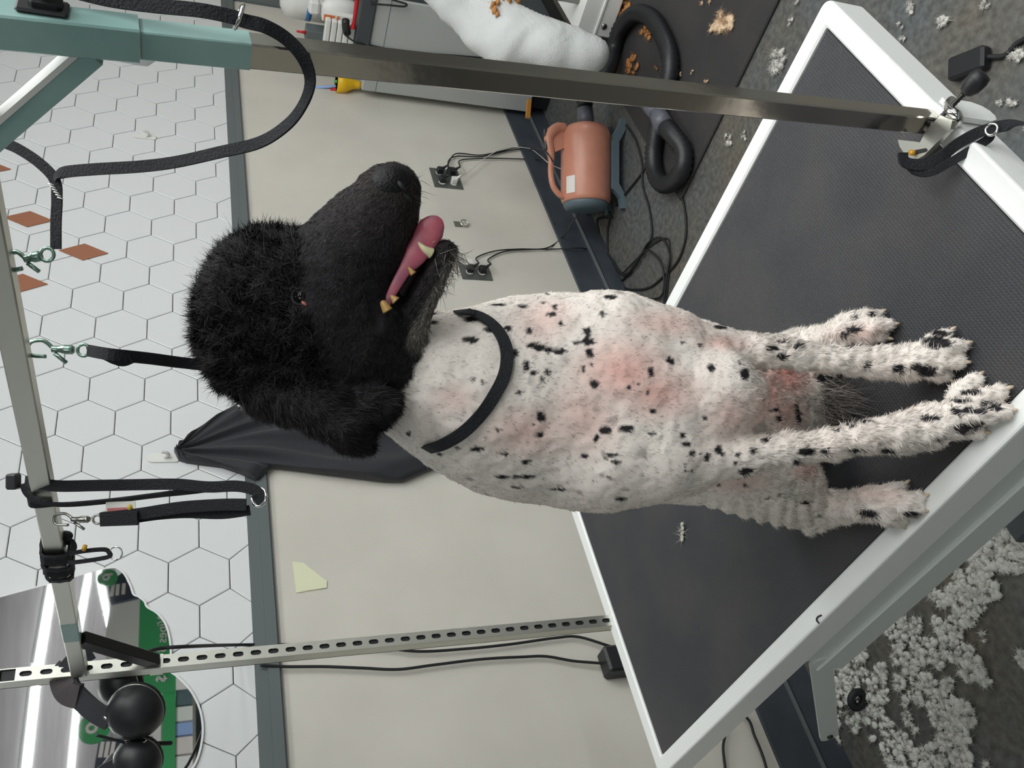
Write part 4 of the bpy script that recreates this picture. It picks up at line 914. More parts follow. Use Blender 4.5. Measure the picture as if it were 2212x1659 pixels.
# folded lead hung over the bar, with a cord lock and a trigger snap
dC = depth(onbar(.44))
l2 = thing('folded_lead', onbar(.44), 'black lead folded double over the crossbar, with a white and red label and a snap', 'leash')
U0 = -_w
sp = catmull([Dp(55, 1040, dC-.03), Dp(85, 1045, dC-.034), Dp(130, 1050, dC-.036), Dp(200, 1049, dC-.03), Dp(300, 1047, dC-.02), Dp(380, 1046, dC-.02), Dp(450, 1052, dC-.02), Dp(510, 1050, dC-.02), Dp(548, 1058, dC-.02), Dp(560, 1072, dC-.02), Dp(550, 1082, dC-.018)], 6)
obj('strap', MB().strap(sp, .0130, .0024, ups=[U0]*len(sp)), 'black_web', l2)
sp = catmull([Dp(52, 1044, dC-.03), Dp(62, 1068, dC-.03), Dp(90, 1085, dC-.03), Dp(140, 1090, dC-.022), Dp(230, 1083, dC-.02), Dp(320, 1072, dC-.012), Dp(400, 1062, dC-.012), Dp(470, 1052, dC-.012), Dp(520, 1050, dC-.012)], 6)
ups = [(-_w*math.cos(a_)+EY*math.sin(a_)) for a_ in np.linspace(.2, 1.1, len(sp)//3)]+[(-_w*.5+EY*.85)]*(len(sp)-2*(len(sp)//3))+[(-_w*math.cos(a_)+EY*math.sin(a_)) for a_ in np.linspace(1.0, .2, len(sp)//3)]
obj('strap', MB().strap(sp, .0105, .002, ups=ups), 'black_web', l2)
sp = catmull([Dp(532, 1090, dC-.02), Dp(480, 1090, dC-.02), Dp(400, 1095, dC-.02), Dp(350, 1102, dC-.02), Dp(300, 1110, dC-.02), Dp(220, 1119, dC-.02)], 6)
obj('strap', MB().strap(sp, .0135, .0026, ups=[U0]*len(sp)), 'black_web', l2)
sp = catmull([Dp(540, 1102, dC-.012), Dp(480, 1110, dC-.012), Dp(400, 1108, dC-.012), Dp(340, 1112, dC-.012), Dp(298, 1118, dC-.012)], 6)
obj('strap', MB().strap(sp, .0120, .0024, ups=[U0]*len(sp)), 'black_web', l2)
obj('stitched_end', MB().strap([Dp(217, 1122, dC-.024), Dp(298, 1119, dC-.024)], .0160, .004, ups=[U0]*2), 'black_web', l2)
lb_ = obj('label_tag', MB().strap([Dp(229, 1096, dC-.020), Dp(293, 1094, dC-.020)], .0125, .0008, ups=[U0]*2), 'sticker', l2)
obj('red_print', MB().strap([Dp(232, 1102, dC-.0206), Dp(275, 1100, dC-.0206)], .0045, .0006, ups=[U0]*2), mat('faded_red_print', srgb(190, 110, 112), .6), lb_)
obj('yellow_print', MB().cyl(Dp(281, 1096, dC-.0206), Dp(281, 1096, dC-.0215), .0035, n=12), mat('yellow_print', srgb(200, 176, 70), .6), lb_)
obj('slide_ring', MB().torus(Dp(560, 1074, dC-.016), .0105, .0018, ax=(EX*.5+EY*.2+_w), n=22), 'chrome_bright', l2)
obj('cord_lock', MB().box((-.009, -.0065, -.0065), (.009, .0065, .0065), R=np.array([EY, EX, EZ]).T, o=Dp(29, 1040, dC-.03), bev=.002), 'black_plastic', l2)
obj('loop_over_bar', MB().strap(catmull([onbar(.452)+np.array([-.014, 0, -.010]), onbar(.452)+np.array([-.0145, 0, .013]), onbar(.452)+np.array([0, 0, .0155]), onbar(.452)+np.array([.0145, 0, .013]), onbar(.452)+np.array([.0145, 0, -.012])], 5), .011, .002, up=(-1, 0, 0)), 'black_web', l2)
snap(Dp(124, 1122, dC), Dp(216, 1122, dC-.016), l2, 'steel', .0060)
# short strap wound around the bar, ending in a ring
dD = depth(onbar(.33))
l3 = thing('wound_strap', onbar(.33), 'short black strap wound several times around the crossbar, a steel ring at its end', 'strap')
bd = (CB-CA)/np.linalg.norm(CB-CA)
for k_, (f, tw, r_) in enumerate(((.292, .25, .0172), (.305, -.2, .0182), (.320, .3, .0190), (.333, -.1, .0182), (.345, .2, .0176))):
    q = onbar(f); X1 = np.array([1., 0, 0]); Z1 = np.array([0, 0, 1.]); pts = []
    for i in range(20):
        a_ = 2*math.pi*i/20; cx, cz = math.cos(a_), math.sin(a_); rr = r_*(1.10 if abs(cx*cz) > .3 else .93)
        pts.append(q+X1*cx*rr+Z1*(cz*rr-.001)+bd*tw*.02*cx)
    ups = [(p-q)/np.linalg.norm(p-q) for p in pts]
    obj('coil', MB().strap(pts, .0125, .003, closed=True, ups=ups), 'black_web', l3)
sp = catmull([Dp(150, 1196, dD-.03), Dp(185, 1190, dD-.03), Dp(225, 1187, dD-.03), Dp(236, 1194, dD-.03), Dp(234, 1203, dD-.03), Dp(190, 1211, dD-.03), Dp(148, 1216, dD-.03)], 6)
obj('end_loop', MB().strap(sp, .0052, .0024, ups=[U0]*len(sp)), 'black_web', l3)
obj('ring', MB().torus(Dp(250, 1195, dD-.03), .0080, .0011, ax=_w, n=22), 'chrome_bright', l3)
obj('buckle', MB().cyl(Dp(181, 1188, dD-.034), Dp(184, 1179, dD-.036), .0028), 'brass', l3)
sp = catmull([Dp(140, 1160, dD-.02), Dp(158, 1170, dD-.02), Dp(162, 1185, dD-.02), Dp(150, 1195, dD-.02)], 5)
obj('stray_loop', MB().strap(sp, .004, .002, ups=[U0]*len(sp)), 'black_web', l3)
obj('knot', MB().ball(Dp(143, 1158, dD-.012), (.007, .006, .008)), 'black_web', l3)
# dark lead coiled on the clamp
l4 = thing('clamp_strap', Zp(2050, 330, TZ+.01), 'black strap looped around the table clamp at the foot of the front post', 'strap')
sp = catmull([Dp(2240, 268, .90), Dp(2180, 270, .93), Dp(2120, 284, .945), Dp(2070, 310, .955), Dp(2030, 340, .965), Dp(1990, 356, .968), Dp(1955, 350, .968), Dp(1950, 330, .968)], 6)
obj('strap', MB().strap(sp, .0120, .003, ups=[(U0+.3*EX)]*len(sp)), 'black_web', l4)
sp = catmull([Dp(1955, 345, .972), Dp(1975, 368, .970), Dp(2010, 372, .968), Dp(2050, 352, .962), Dp(2100, 322, .955), Dp(2135, 300, .948), Dp(2142, 288, .944)], 6)
obj('strap', MB().strap(sp, .0090, .003, ups=[(U0+.3*EX)]*len(sp)), 'black_web', l4)
obj('slide_ring', MB().torus(Dp(2142, 280, .938), .006, .0015, ax=(EX*.7+_w*.6), n=18), 'chrome_bright', l4)

# ------------------------------------------------------------------ earmuffs on the rear post
def cup(c, r, parent, tilt=.3):
    n = -_w+tilt*EX; n = n/np.linalg.norm(n)
    o = obj('ear_cup', MB().lathe([(r*.2, -.030), (r*.62, -.027), (r*.88, -.018), (r, -.004), (r, .004)], c-n*(-.0), -n*-1 if False else n*-1*-1, 28) if False else MB().lathe([(r*1.0, -.004), (r*1.0, .004), (r*.9, .016), (r*.66, .027), (r*.3, .032), (.001, .033)], c, n, 28), 'black_plastic', parent)
    obj('cushion', MB().torus(c-n*.008, r*.80, r*.24, ax=n, n=28), 'black_rubber', o)
    obj('seam', MB().torus(c+n*.0, r*1.0, .0012, ax=n, n=30, m=6), 'steel', o)
    return o
em = thing('earmuffs', Dp(190, 1500, 1.40), 'black padded earmuffs hooked over the top of the slotted rear post', 'earmuffs')
cup(Dp(292, 1537, 1.372), .0420, em, .1); cup(Dp(262, 1478, 1.45), .036, em, -.4)
sp = catmull([Dp(196, 1404, 1.41), Dp(166, 1424, 1.395), Dp(146, 1452, 1.385), Dp(150, 1482, 1.378), Dp(176, 1512, 1.372), Dp(206, 1538, 1.368), Dp(238, 1556, 1.366)], 6)
obj('headband', MB().strap(sp, .030, .008, ups=[(-_w+.2*EX)]*len(sp)), 'cloth_black', em)
sp = catmull([Dp(150, 1440, 1.392), Dp(136, 1462, 1.384), Dp(146, 1494, 1.376), Dp(172, 1504, 1.372)], 6)
obj('headband_pad', MB().strap(sp, .036, .012, ups=[(-_w+.2*EX)]*len(sp)), mat('charcoal_padding', srgb(74, 68, 70), .8), em)
obj('yoke', MB().tube(catmull([Dp(225, 1548, 1.362), Dp(245, 1560, 1.352), Dp(262, 1548, 1.342)], 5), .0032, 8), 'steel', em)
em2 = thing('earmuffs', Dp(290, 1640, 1.38), 'second pair of black earmuffs, cut off by the picture edge below the first pair', 'earmuffs')
cup(Dp(297, 1643, 1.375), .036, em2, .1); cup(Dp(262, 1668, 1.45), .033, em2, -.2)
sp = catmull([Dp(255, 1655, 1.37), Dp(225, 1672, 1.37), Dp(200, 1700, 1.37)], 6)
obj('headband', MB().strap(sp, .028, .007, ups=[(-_w+.2*EX)]*len(sp)), 'cloth_black', em2)
obj('yoke', MB().box((-.012, -.0035, -.004), (.020, .0035, .004), R=np.array([EX, EY, EZ]).T, o=Dp(288, 1604, 1.37), bev=.001), 'chrome_bright', em2)
sp = catmull([Dp(310, 1607, 1.378), Dp(340, 1606, 1.40), Dp(370, 1605, 1.42)], 4); obj('wire', MB().tube(sp, .0035, 8), 'black_rubber', em2)
sp = catmull([Dp(276, 1606, 1.37), Dp(240, 1596, 1.36), Dp(208, 1588, 1.35)], 4); obj('wire', MB().tube(sp, .0022, 8), 'black_rubber', em2)
# two black cords by the rear post
cd1 = obj('wall_cable', MB().tube(catmull([Dp(300, 1416, 1.60), Dp(345, 1401, 1.66), Dp(420, 1396, 1.72), Yp(520, 1393, 1.97), Yp(650, 1393, 1.985), Yp(800, 1396, 1.985), Yp(900, 1407, 1.985), Yp(1000, 1402, 1.985), Yp(1100, 1392, 1.985), Yp(1200, 1378, 1.985), Yp(1250, 1376, 1.985), Yp(1318, 1396, 1.98), Yp(1400, 1420, 1.98)], 8), .0036, 8), 'black_rubber')
tag(cd1, 'black cord running down the wall beside the slotted post, the right one of two', 'cord')
cd2 = obj('wall_cable', MB().tube(catmull([Yp(562, 1437, 1.980), Yp(620, 1440, 1.985), Yp(700, 1440, 1.985), Yp(780, 1443, 1.985), Yp(860, 1446, 1.985), Yp(940, 1436, 1.985), Yp(1040, 1424, 1.985), Yp(1130, 1419, 1.985), Yp(1180, 1418, 1.985), Yp(1240, 1428, 1.985), Yp(1310, 1434, 1.98), Yp(1380, 1445, 1.98), Yp(1480, 1480, 1.985), Yp(1562, 1560, 1.985), Yp(1562, 1620, 1.985), Yp(1575, 1720, 1.985)], 8), .0036, 8), 'black_rubber')
tag(cd2, 'black cord running down the wall on the far left of the slotted post', 'cord')
cd3 = obj('wall_cable', MB().tube(catmull([Yp(1540, 1520, 1.985), Yp(1610, 1548, 1.985), Yp(1630, 1590, 1.985), Yp(1650, 1640, 1.985), Yp(1665, 1700, 1.985)], 8), .0036, 8), 'black_rubber')
tag(cd3, 'black cord low on the wall just above the baseboard under the table', 'cord')
P = Yp(1322, 1418, 1.94); t = thing('power_adapter', (P[0], WY, P[2]), 'small black power adapter behind the table edge near the slotted post', 'adapter')
obj('adapter_body', MB().box((P[0]-.035, WY-.055, P[2]-.06), (P[0]+.035, WY, P[2]+.012), bev=.006), 'black_plastic', t)

# ------------------------------------------------------------------ black apron on its hook: gathered folds fanning out
HP = Yp(380, 985, 1.955)
ol = [(376, 978), (388, 966), (440, 927), (478, 900), (509, 882), (545, 908), (578, 905), (606, 893), (660, 886), (740, 885), (820, 895), (880, 915), (925, 950), (960, 975), (955, 1008), (925, 1018), (900, 1028), (868, 1042), (830, 1042), (798, 1038), (750, 1032), (700, 1026), (640, 1018), (585, 1012), (556, 1042), (520, 1026), (480, 1012), (440, 1007), (404, 1002), (385, 996)]
o2 = [];
for i in range(len(ol)):
    a, b = ol[i], ol[(i+1) % len(ol)]
    for q in range(5): o2.append((a[0]+(b[0]-a[0])*q/5, a[1]+(b[1]-a[1])*q/5))
nb = len(o2); nr = 26; V = []; apx = (382, 986)
for j in range(nr+1):
    f = .02+.98*j/nr
    for i, (x, y) in enumerate(o2):
        px, py = apx[0]+(x-apx[0])*f, apx[1]+(y-apx[1])*f
        an = math.atan2(y-apx[1], x-apx[0]); dist = math.hypot(x-apx[0], y-apx[1])*f
        rip = .5+.5*math.sin(an*34+1.3*math.sin(dist*.013)); rip2 = .5+.5*math.sin(an*15+dist*.006+2)
        edge = min(1, (1-f)*6+.25); out = .010+edge*(.008+.016*rip**1.6*min(1, dist/180)+.014*rip2)
        p = Yp(px, py, WY-TW); V.append((p[0], WY-TW-.002-out, p[2]))
F = [(j*nb+i, j*nb+(i+1) % nb, (j+1)*nb+(i+1) % nb, (j+1)*nb+i) for j in range(nr) for i in range(nb)]
V2 = [(v[0], WY-TW-.0015, v[2]) for v in V[nr*nb:]]; o_ = len(V); V += V2
F += [(nr*nb+i, nr*nb+(i+1) % nb, o_+(i+1) % nb, o_+i) for i in range(nb)]+[tuple(o_+i for i in range(nb))]+[tuple(range(nb))[::-1]]
o = obj('apron', MB().add(V, F, True), 'cloth_black'); tag(o, 'black cloth apron hanging in folds from a hook behind the head of the dog', 'apron')
# ------------------------------------------------------------------ floor mat, dryer and hose
tag(obj('floor_mat', MB().box((2.288, -.5, 0), (3.9, 1.515, .012), bev=.004), 'floor_mat'), 'black rubber mat on the floor under the dryer hose', 'mat')
fa, fb = Zp(1352, 262, .0), Zp(1352, 458, .0)
ax = fb-fa; LL = np.linalg.norm(ax); ax /= LL; sd = np.array([ax[1], -ax[0], 0.])      # ax runs from nozzle end to rear end
if sd@_w > 0: sd = -sd                                                               # sd points to the viewer
UP = np.array([0, 0, 1.]); mid = (fa+fb)/2-sd*.07; H0 = .140; RB = .098
dr = thing('dog_dryer', (mid[0], mid[1], 0), 'salmon pink cylindrical dog dryer on a slate stand, plugged in by the wall', 'dryer')
def DL(a, s_, h): return mid+ax*a+sd*s_+UP*h
b_ = obj('body', MB().lathe([(.012, -.170), (.045, -.168), (.074, -.160), (.090, -.146), (.0975, -.125), (RB, -.10), (RB, .125), (.094, .138), (.090, .142)], DL(0, 0, H0), ax, 40), 'salmon', dr)
obj('rear_cap', MB().lathe([(.088, .138), (.088, .150), (.080, .166), (.05, .172), (.001, .173)], DL(0, 0, H0), ax, 32), 'slate_plastic', dr)
P = []
cs = [(math.sin(math.radians(a_)), math.cos(math.radians(a_))) for a_ in (16, 24, 32, 40)]
m = MB(); vs = []
for a_ in (.052, .118):
    for s_, c_ in cs: vs.append(DL(a_, s_*(RB+.0012), H0+c_*(RB+.0012)))
m.add(vs, [(0, 1, 5, 4), (1, 2, 6, 5), (2, 3, 7, 6)]); obj('sticker', m, 'sticker', b_)
obj('outlet_nozzle', MB().cyl(DL(-.165, 0, H0), DL(-.235, 0, H0+.004), .034, .031, 24), 'nozzle', dr)
hs = [DL(-.145, 0, H0+.090), DL(-.140, 0, H0+.128), DL(-.10, 0, H0+.158), DL(-.03, 0, H0+.148), DL(.03, 0, H0+.150), DL(.085, 0, H0+.140), DL(.118, 0, H0+.112), DL(.125, 0, H0+.088)]
hp = catmull(hs, 6); wdt = np.interp(np.linspace(0, 1, len(hp)), [0, .2, .35, .5, 1], [1.5, 1.8, 1.3, .85, .9])
obj('handle', MB().sweep(hp, [(-.011, -.008), (-.006, -.011), (.006, -.011), (.011, -.008), (.011, .008), (.006, .011), (-.006, .011), (-.011, .008)], up=UP, scale=list(wdt)), 'salmon', dr)
obj('handle_root', MB().prism([DL(-.150, .011, H0+.080), DL(-.150, .011, H0+.135), DL(-.100, .011, H0+.150), DL(-.045, .011, H0+.135), DL(-.070, .011, H0+.085)], tuple(-sd*.022)), 'salmon', dr)
hd_ = [o for o in dr.children if o.name.startswith('handle')][0]
obj('switch', MB().box((-.014, -.008, -.004), (.014, .008, .006), R=np.array([ax, sd, UP]).T, o=DL(-.118, 0, H0+.172), bev=.002), 'switch', dr)
obj('speed_dial', MB().box((-.018, -.009, -.004), (.018, .009, .006), R=np.array([ax, sd, UP]).T, o=DL(-.070, 0, H0+.170), bev=.003), 'switch', dr)
for s_ in (.060, -.060):
    poly = [(-.190, .0), (-.190, .018), (-.165, .024), (-.115, .058), (.090, .058), (.125, .024), (.165, .018), (.165, .0), (.130, .0), (.105, .008), (.070, .030), (-.095, .030), (-.140, .004), (-.160, .0)]
    obj('stand_rail', MB().prism([DL(a_, s_-.012, h_+.012*0) for a_, h_ in poly], tuple(sd*.024)), 'slate_plastic', dr)
obj('stand_saddle', MB().box((-.10, -.070, -.0), (.095, .070, .030), R=np.array([ax, sd, UP]).T, o=DL(0, 0, .030), bev=.004), 'slate_plastic', dr)
# ribbed hose from the nozzle, up over the mat in a big loop and coiled back at the near end
def hose(pts, r, label):
    P = catmull(pts, 22); dl = np.linalg.norm(np.diff(P, axis=0), axis=1).sum(); n = int(dl/.0085); s_ = np.concatenate([[0], np.cumsum(np.linalg.norm(np.diff(P, axis=0), axis=1))])
    t_ = np.linspace(0, s_[-1], n); Q = np.stack([np.interp(t_, s_, P[:, i]) for i in range(3)], 1)
    return tag(obj('dryer_hose', MB().tube(Q, r, 16, scale=[1.0 if i % 2 else .84 for i in range(n)]), 'hose'), label, 'hose')
HR = .033; hz = .012+HR+.001
nz = DL(-.240, 0, H0+.004)
hose([nz, nz-ax*.05, Zp(1285, 200, .16), Zp(1303, 168, .12), Zp(1318, 140, hz+.03), Zp(1326, 105, hz), Zp(1340, 62, hz), Zp(1372, 30, hz), Zp(1408, 40, hz), Zp(1436, 86, hz), Zp(1448, 130, hz), Zp(1444, 175, hz), Zp(1425, 205, hz+.012), Zp(1412, 232, hz+.01)], HR, 'ribbed black dryer hose arching over the floor mat from the dryer')
h2 = hose([Zp(1432, 268, hz+.03), Zp(1452, 290, hz+.022), Zp(1476, 325, hz), Zp(1474, 365, hz), Zp(1455, 392, hz), Zp(1432, 398, hz), Zp(1416, 375, hz), Zp(1411, 335, hz), Zp(1416, 295, hz), Zp(1420, 265, hz)], HR, 'second ribbed black hose coiled on the near corner of the mat')
o = obj('hose_coupler', MB().cyl(Zp(1436, 276, hz+.03), Zp(1420, 244, hz+.035), .036, .030, 24).cyl(Zp(1420, 244, hz+.035), Zp(1402, 222, hz+.03), .030, .034, 24), 'nozzle', h2)
# loose cords on the concrete
def floor_cord(pts, label, r=.0042):
    tag(obj('floor_cable', MB().tube(catmull([Zp(x, y, z) for x, y, z in pts], 10), r, 8), 'black_rubber'), label, 'cord')
floor_cord([(1218, 434, .10), (1222, 450, .05), (1240, 462, .03), (1270, 462, .02), (1300, 456, .012), (1318, 462, .012), (1312, 500, .006), (1314, 560, .006), (1330, 605, .006), (1350, 600, .006), (1376, 562, .006), (1398, 530, .006), (1408, 505, .006), (1402, 450, .006), (1388, 400, .006), (1386, 350, .006), (1372, 300, .006), (1352, 270, .006)], 'black cord curling round the rear end of the dryer and along the hose')
floor_cord([(1322, 470, .008), (1290, 474, .008), (1296, 520, .006), (1294, 560, .006), (1302, 590, .006), (1330, 612, .006), (1360, 625, .006), (1400, 622, .006), (1430, 600, .006), (1466, 560, .006), (1482, 500, .006), (1474, 430, .006), (1450, 390, .006), (1420, 355, .02), (1398, 350, .006), (1388, 372, .006), (1350, 420, .006), (1330, 445, .006)], 'black cord looping widest towards the table on the concrete')
floor_cord([(1296, 534, .012), (1320, 560, .006), (1345, 592, .006), (1372, 575, .012), (1400, 525, .012), (1430, 515, .012), (1446, 550, .012), (1440, 600, .012), (1434, 660, .008), (1440, 700, .006)], 'black cord lying in a tight bight beside the white table edge')
floor_cord([(1250, 470, .02), (1240, 500, .02), (1215, 530, .018), (1290, 536, .014), (1318, 556, .012), (1350, 596, .012), (1390, 545, .018), (1412, 548, .018), (1432, 580, .018), (1428, 640, .012), (1376, 650, .008), (1374, 690, .006)], 'black cord crossing the others and vanishing behind the dog')
# ------------------------------------------------------------------ grey cabinet with what stands on it
CX, CY0, CY1, CZ0, CZ1 = 3.574, 1.545, 1.965, .102, .888
cb = thing('storage_cabinet', ((CX+4.27)/2, (CY0+CY1)/2, 0), 'light grey storage cabinet against the beige wall behind the front post', 'cabinet')
obj('body', MB().box((CX, CY0, CZ0), (4.27, CY1, CZ1), bev=.004), 'cabinet', cb)
obj('side_groove', MB().box((CX-.0006, CY0+.004, CZ1-.062), (CX+.001, CY1-.004, CZ1-.0595)), 'trim', cb)
obj('door', MB().box((CX+.01, CY0-.018, CZ0+.01), (4.26, CY0-.001, CZ1-.01), bev=.003), 'trim_dark', cb)
obj('toe_kick', MB().box((CX+.03, CY0+.03, 0), (4.25, CY1-.01, CZ0)), 'black_plastic', cb)
ct = obj('cabinet_tray', MB().box((CX-.012, CY0-.02, CZ1+.001), (4.28, 1.765, CZ1+.062), bev=.004), 'trim_dark'); tag(ct, 'dark tray lying on the grey cabinet top', 'tray')
CT = CZ1+.063
def on_cab(x, y, X): return Xp(x, y, X)
# white jug
p = Xp(700, 12, 3.85); t = thing('jug', (3.85, p[1], CT), 'large white jug with a blue band behind the spray bottle on the cabinet', 'jug')
zt_ = Xp(604, 14, 3.85)[2]; zb_ = CT
obj('jug_body', MB().lathe([(.070, 0), (.082, .01), (.082, (zt_-zb_)*.80), (.074, (zt_-zb_)*.92), (.040, (zt_-zb_)), (.001, (zt_-zb_))], (3.85, p[1]-.01, zb_), n=28), 'white_plastic', t)
z_ = Xp(664, 14, 3.85)[2]; obj('blue_band', MB().lathe([(.0830, 0), (.0832, .022)], (3.85, p[1]-.01, z_-.012), n=28), 'blue', t)
# spray bottle
p = Xp(690, 14, 3.70); t = thing('spray_bottle', (3.70, p[1], CT), 'round white spray bottle in front of the jug', 'bottle'); z_ = p[2]-CT
obj('bottle_body', MB().lathe([(.034, 0), (.040, .006), (.040, z_*.7), (.028, z_*.82), (.014, z_*.9), (.014, z_)], (3.70, p[1]-.005, CT), n=24), 'white_plastic', t)
obj('trigger_head', MB().box((3.67, p[1]-.03, CT+z_), (3.73, p[1]+.030, CT+z_+.045), bev=.01), 'white_plastic', t)
# orange and white carton
a, b = Xp(697, 26, 3.64), Xp(731, 48, 3.64); t = thing('carton', (3.66, (a[1]+b[1])/2, CT), 'white carton with an orange printed top on the cabinet', 'carton')
y0, y1 = sorted((a[1], b[1])); obj('carton_body', MB().box((3.63, y0, CT), (3.70, y1, a[2]), bev=.002), 'white_plastic', t)
obj('orange_print', MB().box((3.6285, y0+.003, b[2]+.02), (3.631, y1-.003, a[2]-.006)).box((3.6285, y0+.003, b[2]), (3.631, y1-.003, b[2]+.01)), 'orange', t)
# stack of white pads
for k_ in range(5):
    q0, q1 = Xp(690+k_*11, 38+k_*3, 3.60), Xp(699+k_*11, 96, 3.60); y0, y1 = sorted((q0[1], q1[1])); zz = CT+(4-k_)*.0255
    o = obj('white_pad', MB().box((3.592, y0, zz), (3.622, y1, zz+.0225), bev=.004), 'white_plastic')
    tag(o, 'white slotted pad in the stack on the cabinet, %s' % ('topmost of five', 'second of five from the top', 'middle of five', 'second of five from the bottom', 'bottom one of five')[k_], 'pad', 'stacked white pads on the cabinet')
# red brush handle over a black clipper
q0, q1 = Xp(755, -10, 3.58), Xp(758, 62, 3.575)
t = thing('red_brush', (q1[0], q1[1], CT), 'red handled brush lying on the dark tray', 'brush')
P = catmull([(3.577, q0[1], CT+.016), (3.577, (q0[1]+q1[1])/2+.02, CT+.014), (3.577, q1[1]-.012, CT+.015), (3.577, q1[1], CT+.015)], 5)
obj('handle', MB().tube(P, .012, 12, scale=list(np.interp(np.linspace(0, 1, len(P)), [0, .5, .8, 1], [.8, .6, 1.1, .5]))), 'red', t)
obj('bristle_head', MB().box((3.560, q0[1]-.06, CT+.001), (3.590, q0[1], CT+.03), bev=.004), 'black_plastic', t)
q = Xp(738, 30, 3.60); t = thing('hair_clipper', (3.60, q[1], CT), 'black hair clipper between the white pads and the red brush', 'clipper')
obj('clipper_body', MB().tube(catmull([(3.57, q[1]+.12-.11, CT+.05), (3.575, q[1]+.04, CT+.045), (3.58, q[1]+.07, CT+.034)], 5), .016, 12), 'black_plastic', t)
obj('clipper_cord', MB().tube(catmull([(3.575, q[1]+.07, CT+.034), Xp(745, 75, 3.556), Xp(770, 92, 3.550), Xp(800, 98, 3.568), Xp(850, 108, 3.568), Xp(900, 114, 3.568), Xp(960, 118, 3.568), Xp(1010, 122, 3.568), Xp(1060, 126, 3.568)], 8), .0034, 8), 'black_rubber', t)
q = [Xp(800, 8, 3.556), Xp(840, 11, 3.55), Xp(872, 14, 3.55), Xp(878, 9, 3.55), Xp(860, 3, 3.55), Xp(830, -6, 3.556)]
tag(obj('hanging_cable', MB().tube(catmull(q, 6), .004, 8), 'black_rubber'), 'short black cable looping down the side of the grey cabinet', 'cable')
# small grey box with red bits, seen above the post
a, b = Xp(672, 64, 3.64), Xp(688, 86, 3.64); y0, y1 = sorted((a[1], b[1]))
t = thing('tool_box', (3.72, (y0+y1)/2, CZ1), 'small grey box with red tipped tools behind the white pads', 'box')
obj('box_body', MB().box((3.69, y0+.03, CZ1+.001), (3.76, y1+.05, a[2]+.01), bev=.003), 'trim', t)
for k_ in range(3): obj('red_tip', MB().cyl((3.70+.02*k_, y0+.045+.01*k_, a[2]+.008), (3.70+.02*k_, y0+.045+.01*k_, a[2]+.045), .007, .004), 'red', t)
# things at the wall end of the cabinet
a, b = Xp(730, 170, 3.60), Xp(785, 206, 3.60); y0, y1 = sorted((a[1], b[1])); c_ = (y0+y1)/2-.004
t = thing('pen_cup', (3.62, c_, CZ1), 'yellow flared cup holding a pale blue pen at the wall end of the cabinet', 'cup')
hh_ = a[2]-CZ1
obj('cup_body', MB().lathe([(.018, 0), (.018, .010), (.022, hh_*.30), (.042, hh_*.62), (.046, hh_), (.040, hh_), (.036, hh_*.65), (.010, hh_*.3)], (3.62, c_, CZ1+.001), n=28), 'yellow', t)
pn = Xp(681, 189, 3.61); tag(obj('pen', MB().cyl((3.625, c_+.012, CZ1+.05), (pn[0], pn[1], pn[2]), .0065, .0065, 10), 'paleblue'), 'pale blue pen standing in the yellow cup', 'pen')
pn = Xp(716, 193, 3.61); tag(obj('marker', MB().cyl((3.612, c_+.020, CZ1+.05), (pn[0], pn[1]+.004, pn[2]+.004), .008, .008, 10), 'red'), 'stubby red marker in the yellow cup', 'marker')
pn = Xp(722, 176, 3.61); tag(obj('marker', MB().cyl((3.612, c_-.014, CZ1+.05), (pn[0], pn[1], pn[2]), .007, .007, 10), 'greenp'), 'stubby green marker in the yellow cup', 'marker')
a, b = Xp(655, 160, 3.78), Xp(699, 186, 3.78); y0, y1 = sorted((a[1], b[1]))
t = thing('black_bottle', (3.78, (y0+y1)/2, CZ1), 'dark bottle with a purple cap behind the yellow cup', 'bottle')
obj('bottle_body', MB().box((3.755, y0, CZ1+.001), (3.80, y1, a[2]-.03), bev=.008), 'trim_dark', t); obj('cap', MB().cyl((3.778, (y0+y1)/2, a[2]-.03), (3.778, (y0+y1)/2, a[2]), .013), mat('purple_cap', srgb(110, 80, 140), .4), t)
# ------------------------------------------------------------------ rolling cart with a towel thrown over it
c0 = Zp(1318, 84, .03)
kt = thing('rolling_cart', (c0[0]+.2, c0[1]-.22, 0), 'white rolling cart whose lower box shows beside the towel and the hose', 'cart')
obj('lower_box', MB().box((c0[0], c0[1]-.52, .03), (c0[0]+.42, c0[1], .185), bev=.006).box((c0[0]-.006, c0[1]-.52, .10), (c0[0], c0[1]-.0, .107)), 'white_powder', kt)
obj('screw', MB().cyl((c0[0]-.004, c0[1]-.045, .075), (c0[0]+.001, c0[1]-.045, .075), .012, .012, 16), 'steel', kt)
for dx, dy in ((.05, -.06), (.37, -.06), (.05, -.46), (.37, -.46)): obj('caster', MB().cyl((c0[0]+dx-.012, c0[1]+dy, .0165), (c0[0]+dx+.012, c0[1]+dy, .0165), .0155), 'black_rubber', kt)
obj('upright', MB().cyl((c0[0]+.06, c0[1]-.10, .18), (c0[0]+.06, c0[1]-.10, .86), .012).cyl((c0[0]+.06, c0[1]-.46, .18), (c0[0]+.06, c0[1]-.46, .86), .012), 'steel', kt)
obj('top_bar', MB().cyl((c0[0]+.06, c0[1]-.50, .84), (c0[0]+.06, c0[1]-.06, .84), .012), 'steel', kt)
PR2 = []
_sv = PR; PR = PR2
D0 = 3.06
def tc(pts, k=.014): chain([(x, y, D0+dt, r*D0/FPX) for x, y, dt, r in pts], k, 'towel')
tc([(930, -60, .0, 40), (985, 10, .0, 42), (1040, 70, .0, 48), (1085, 92, -.02, 44)])
tc([(1010, -40, .02, 40), (1060, 60, .0, 48)], .03)
tc([(1055, 10, .0, 46), (1110, 80, -.03, 48), (1190, 104, -.05, 46), (1262, 118, -.05, 40), (1282, 118, -.05, 36)], .03)
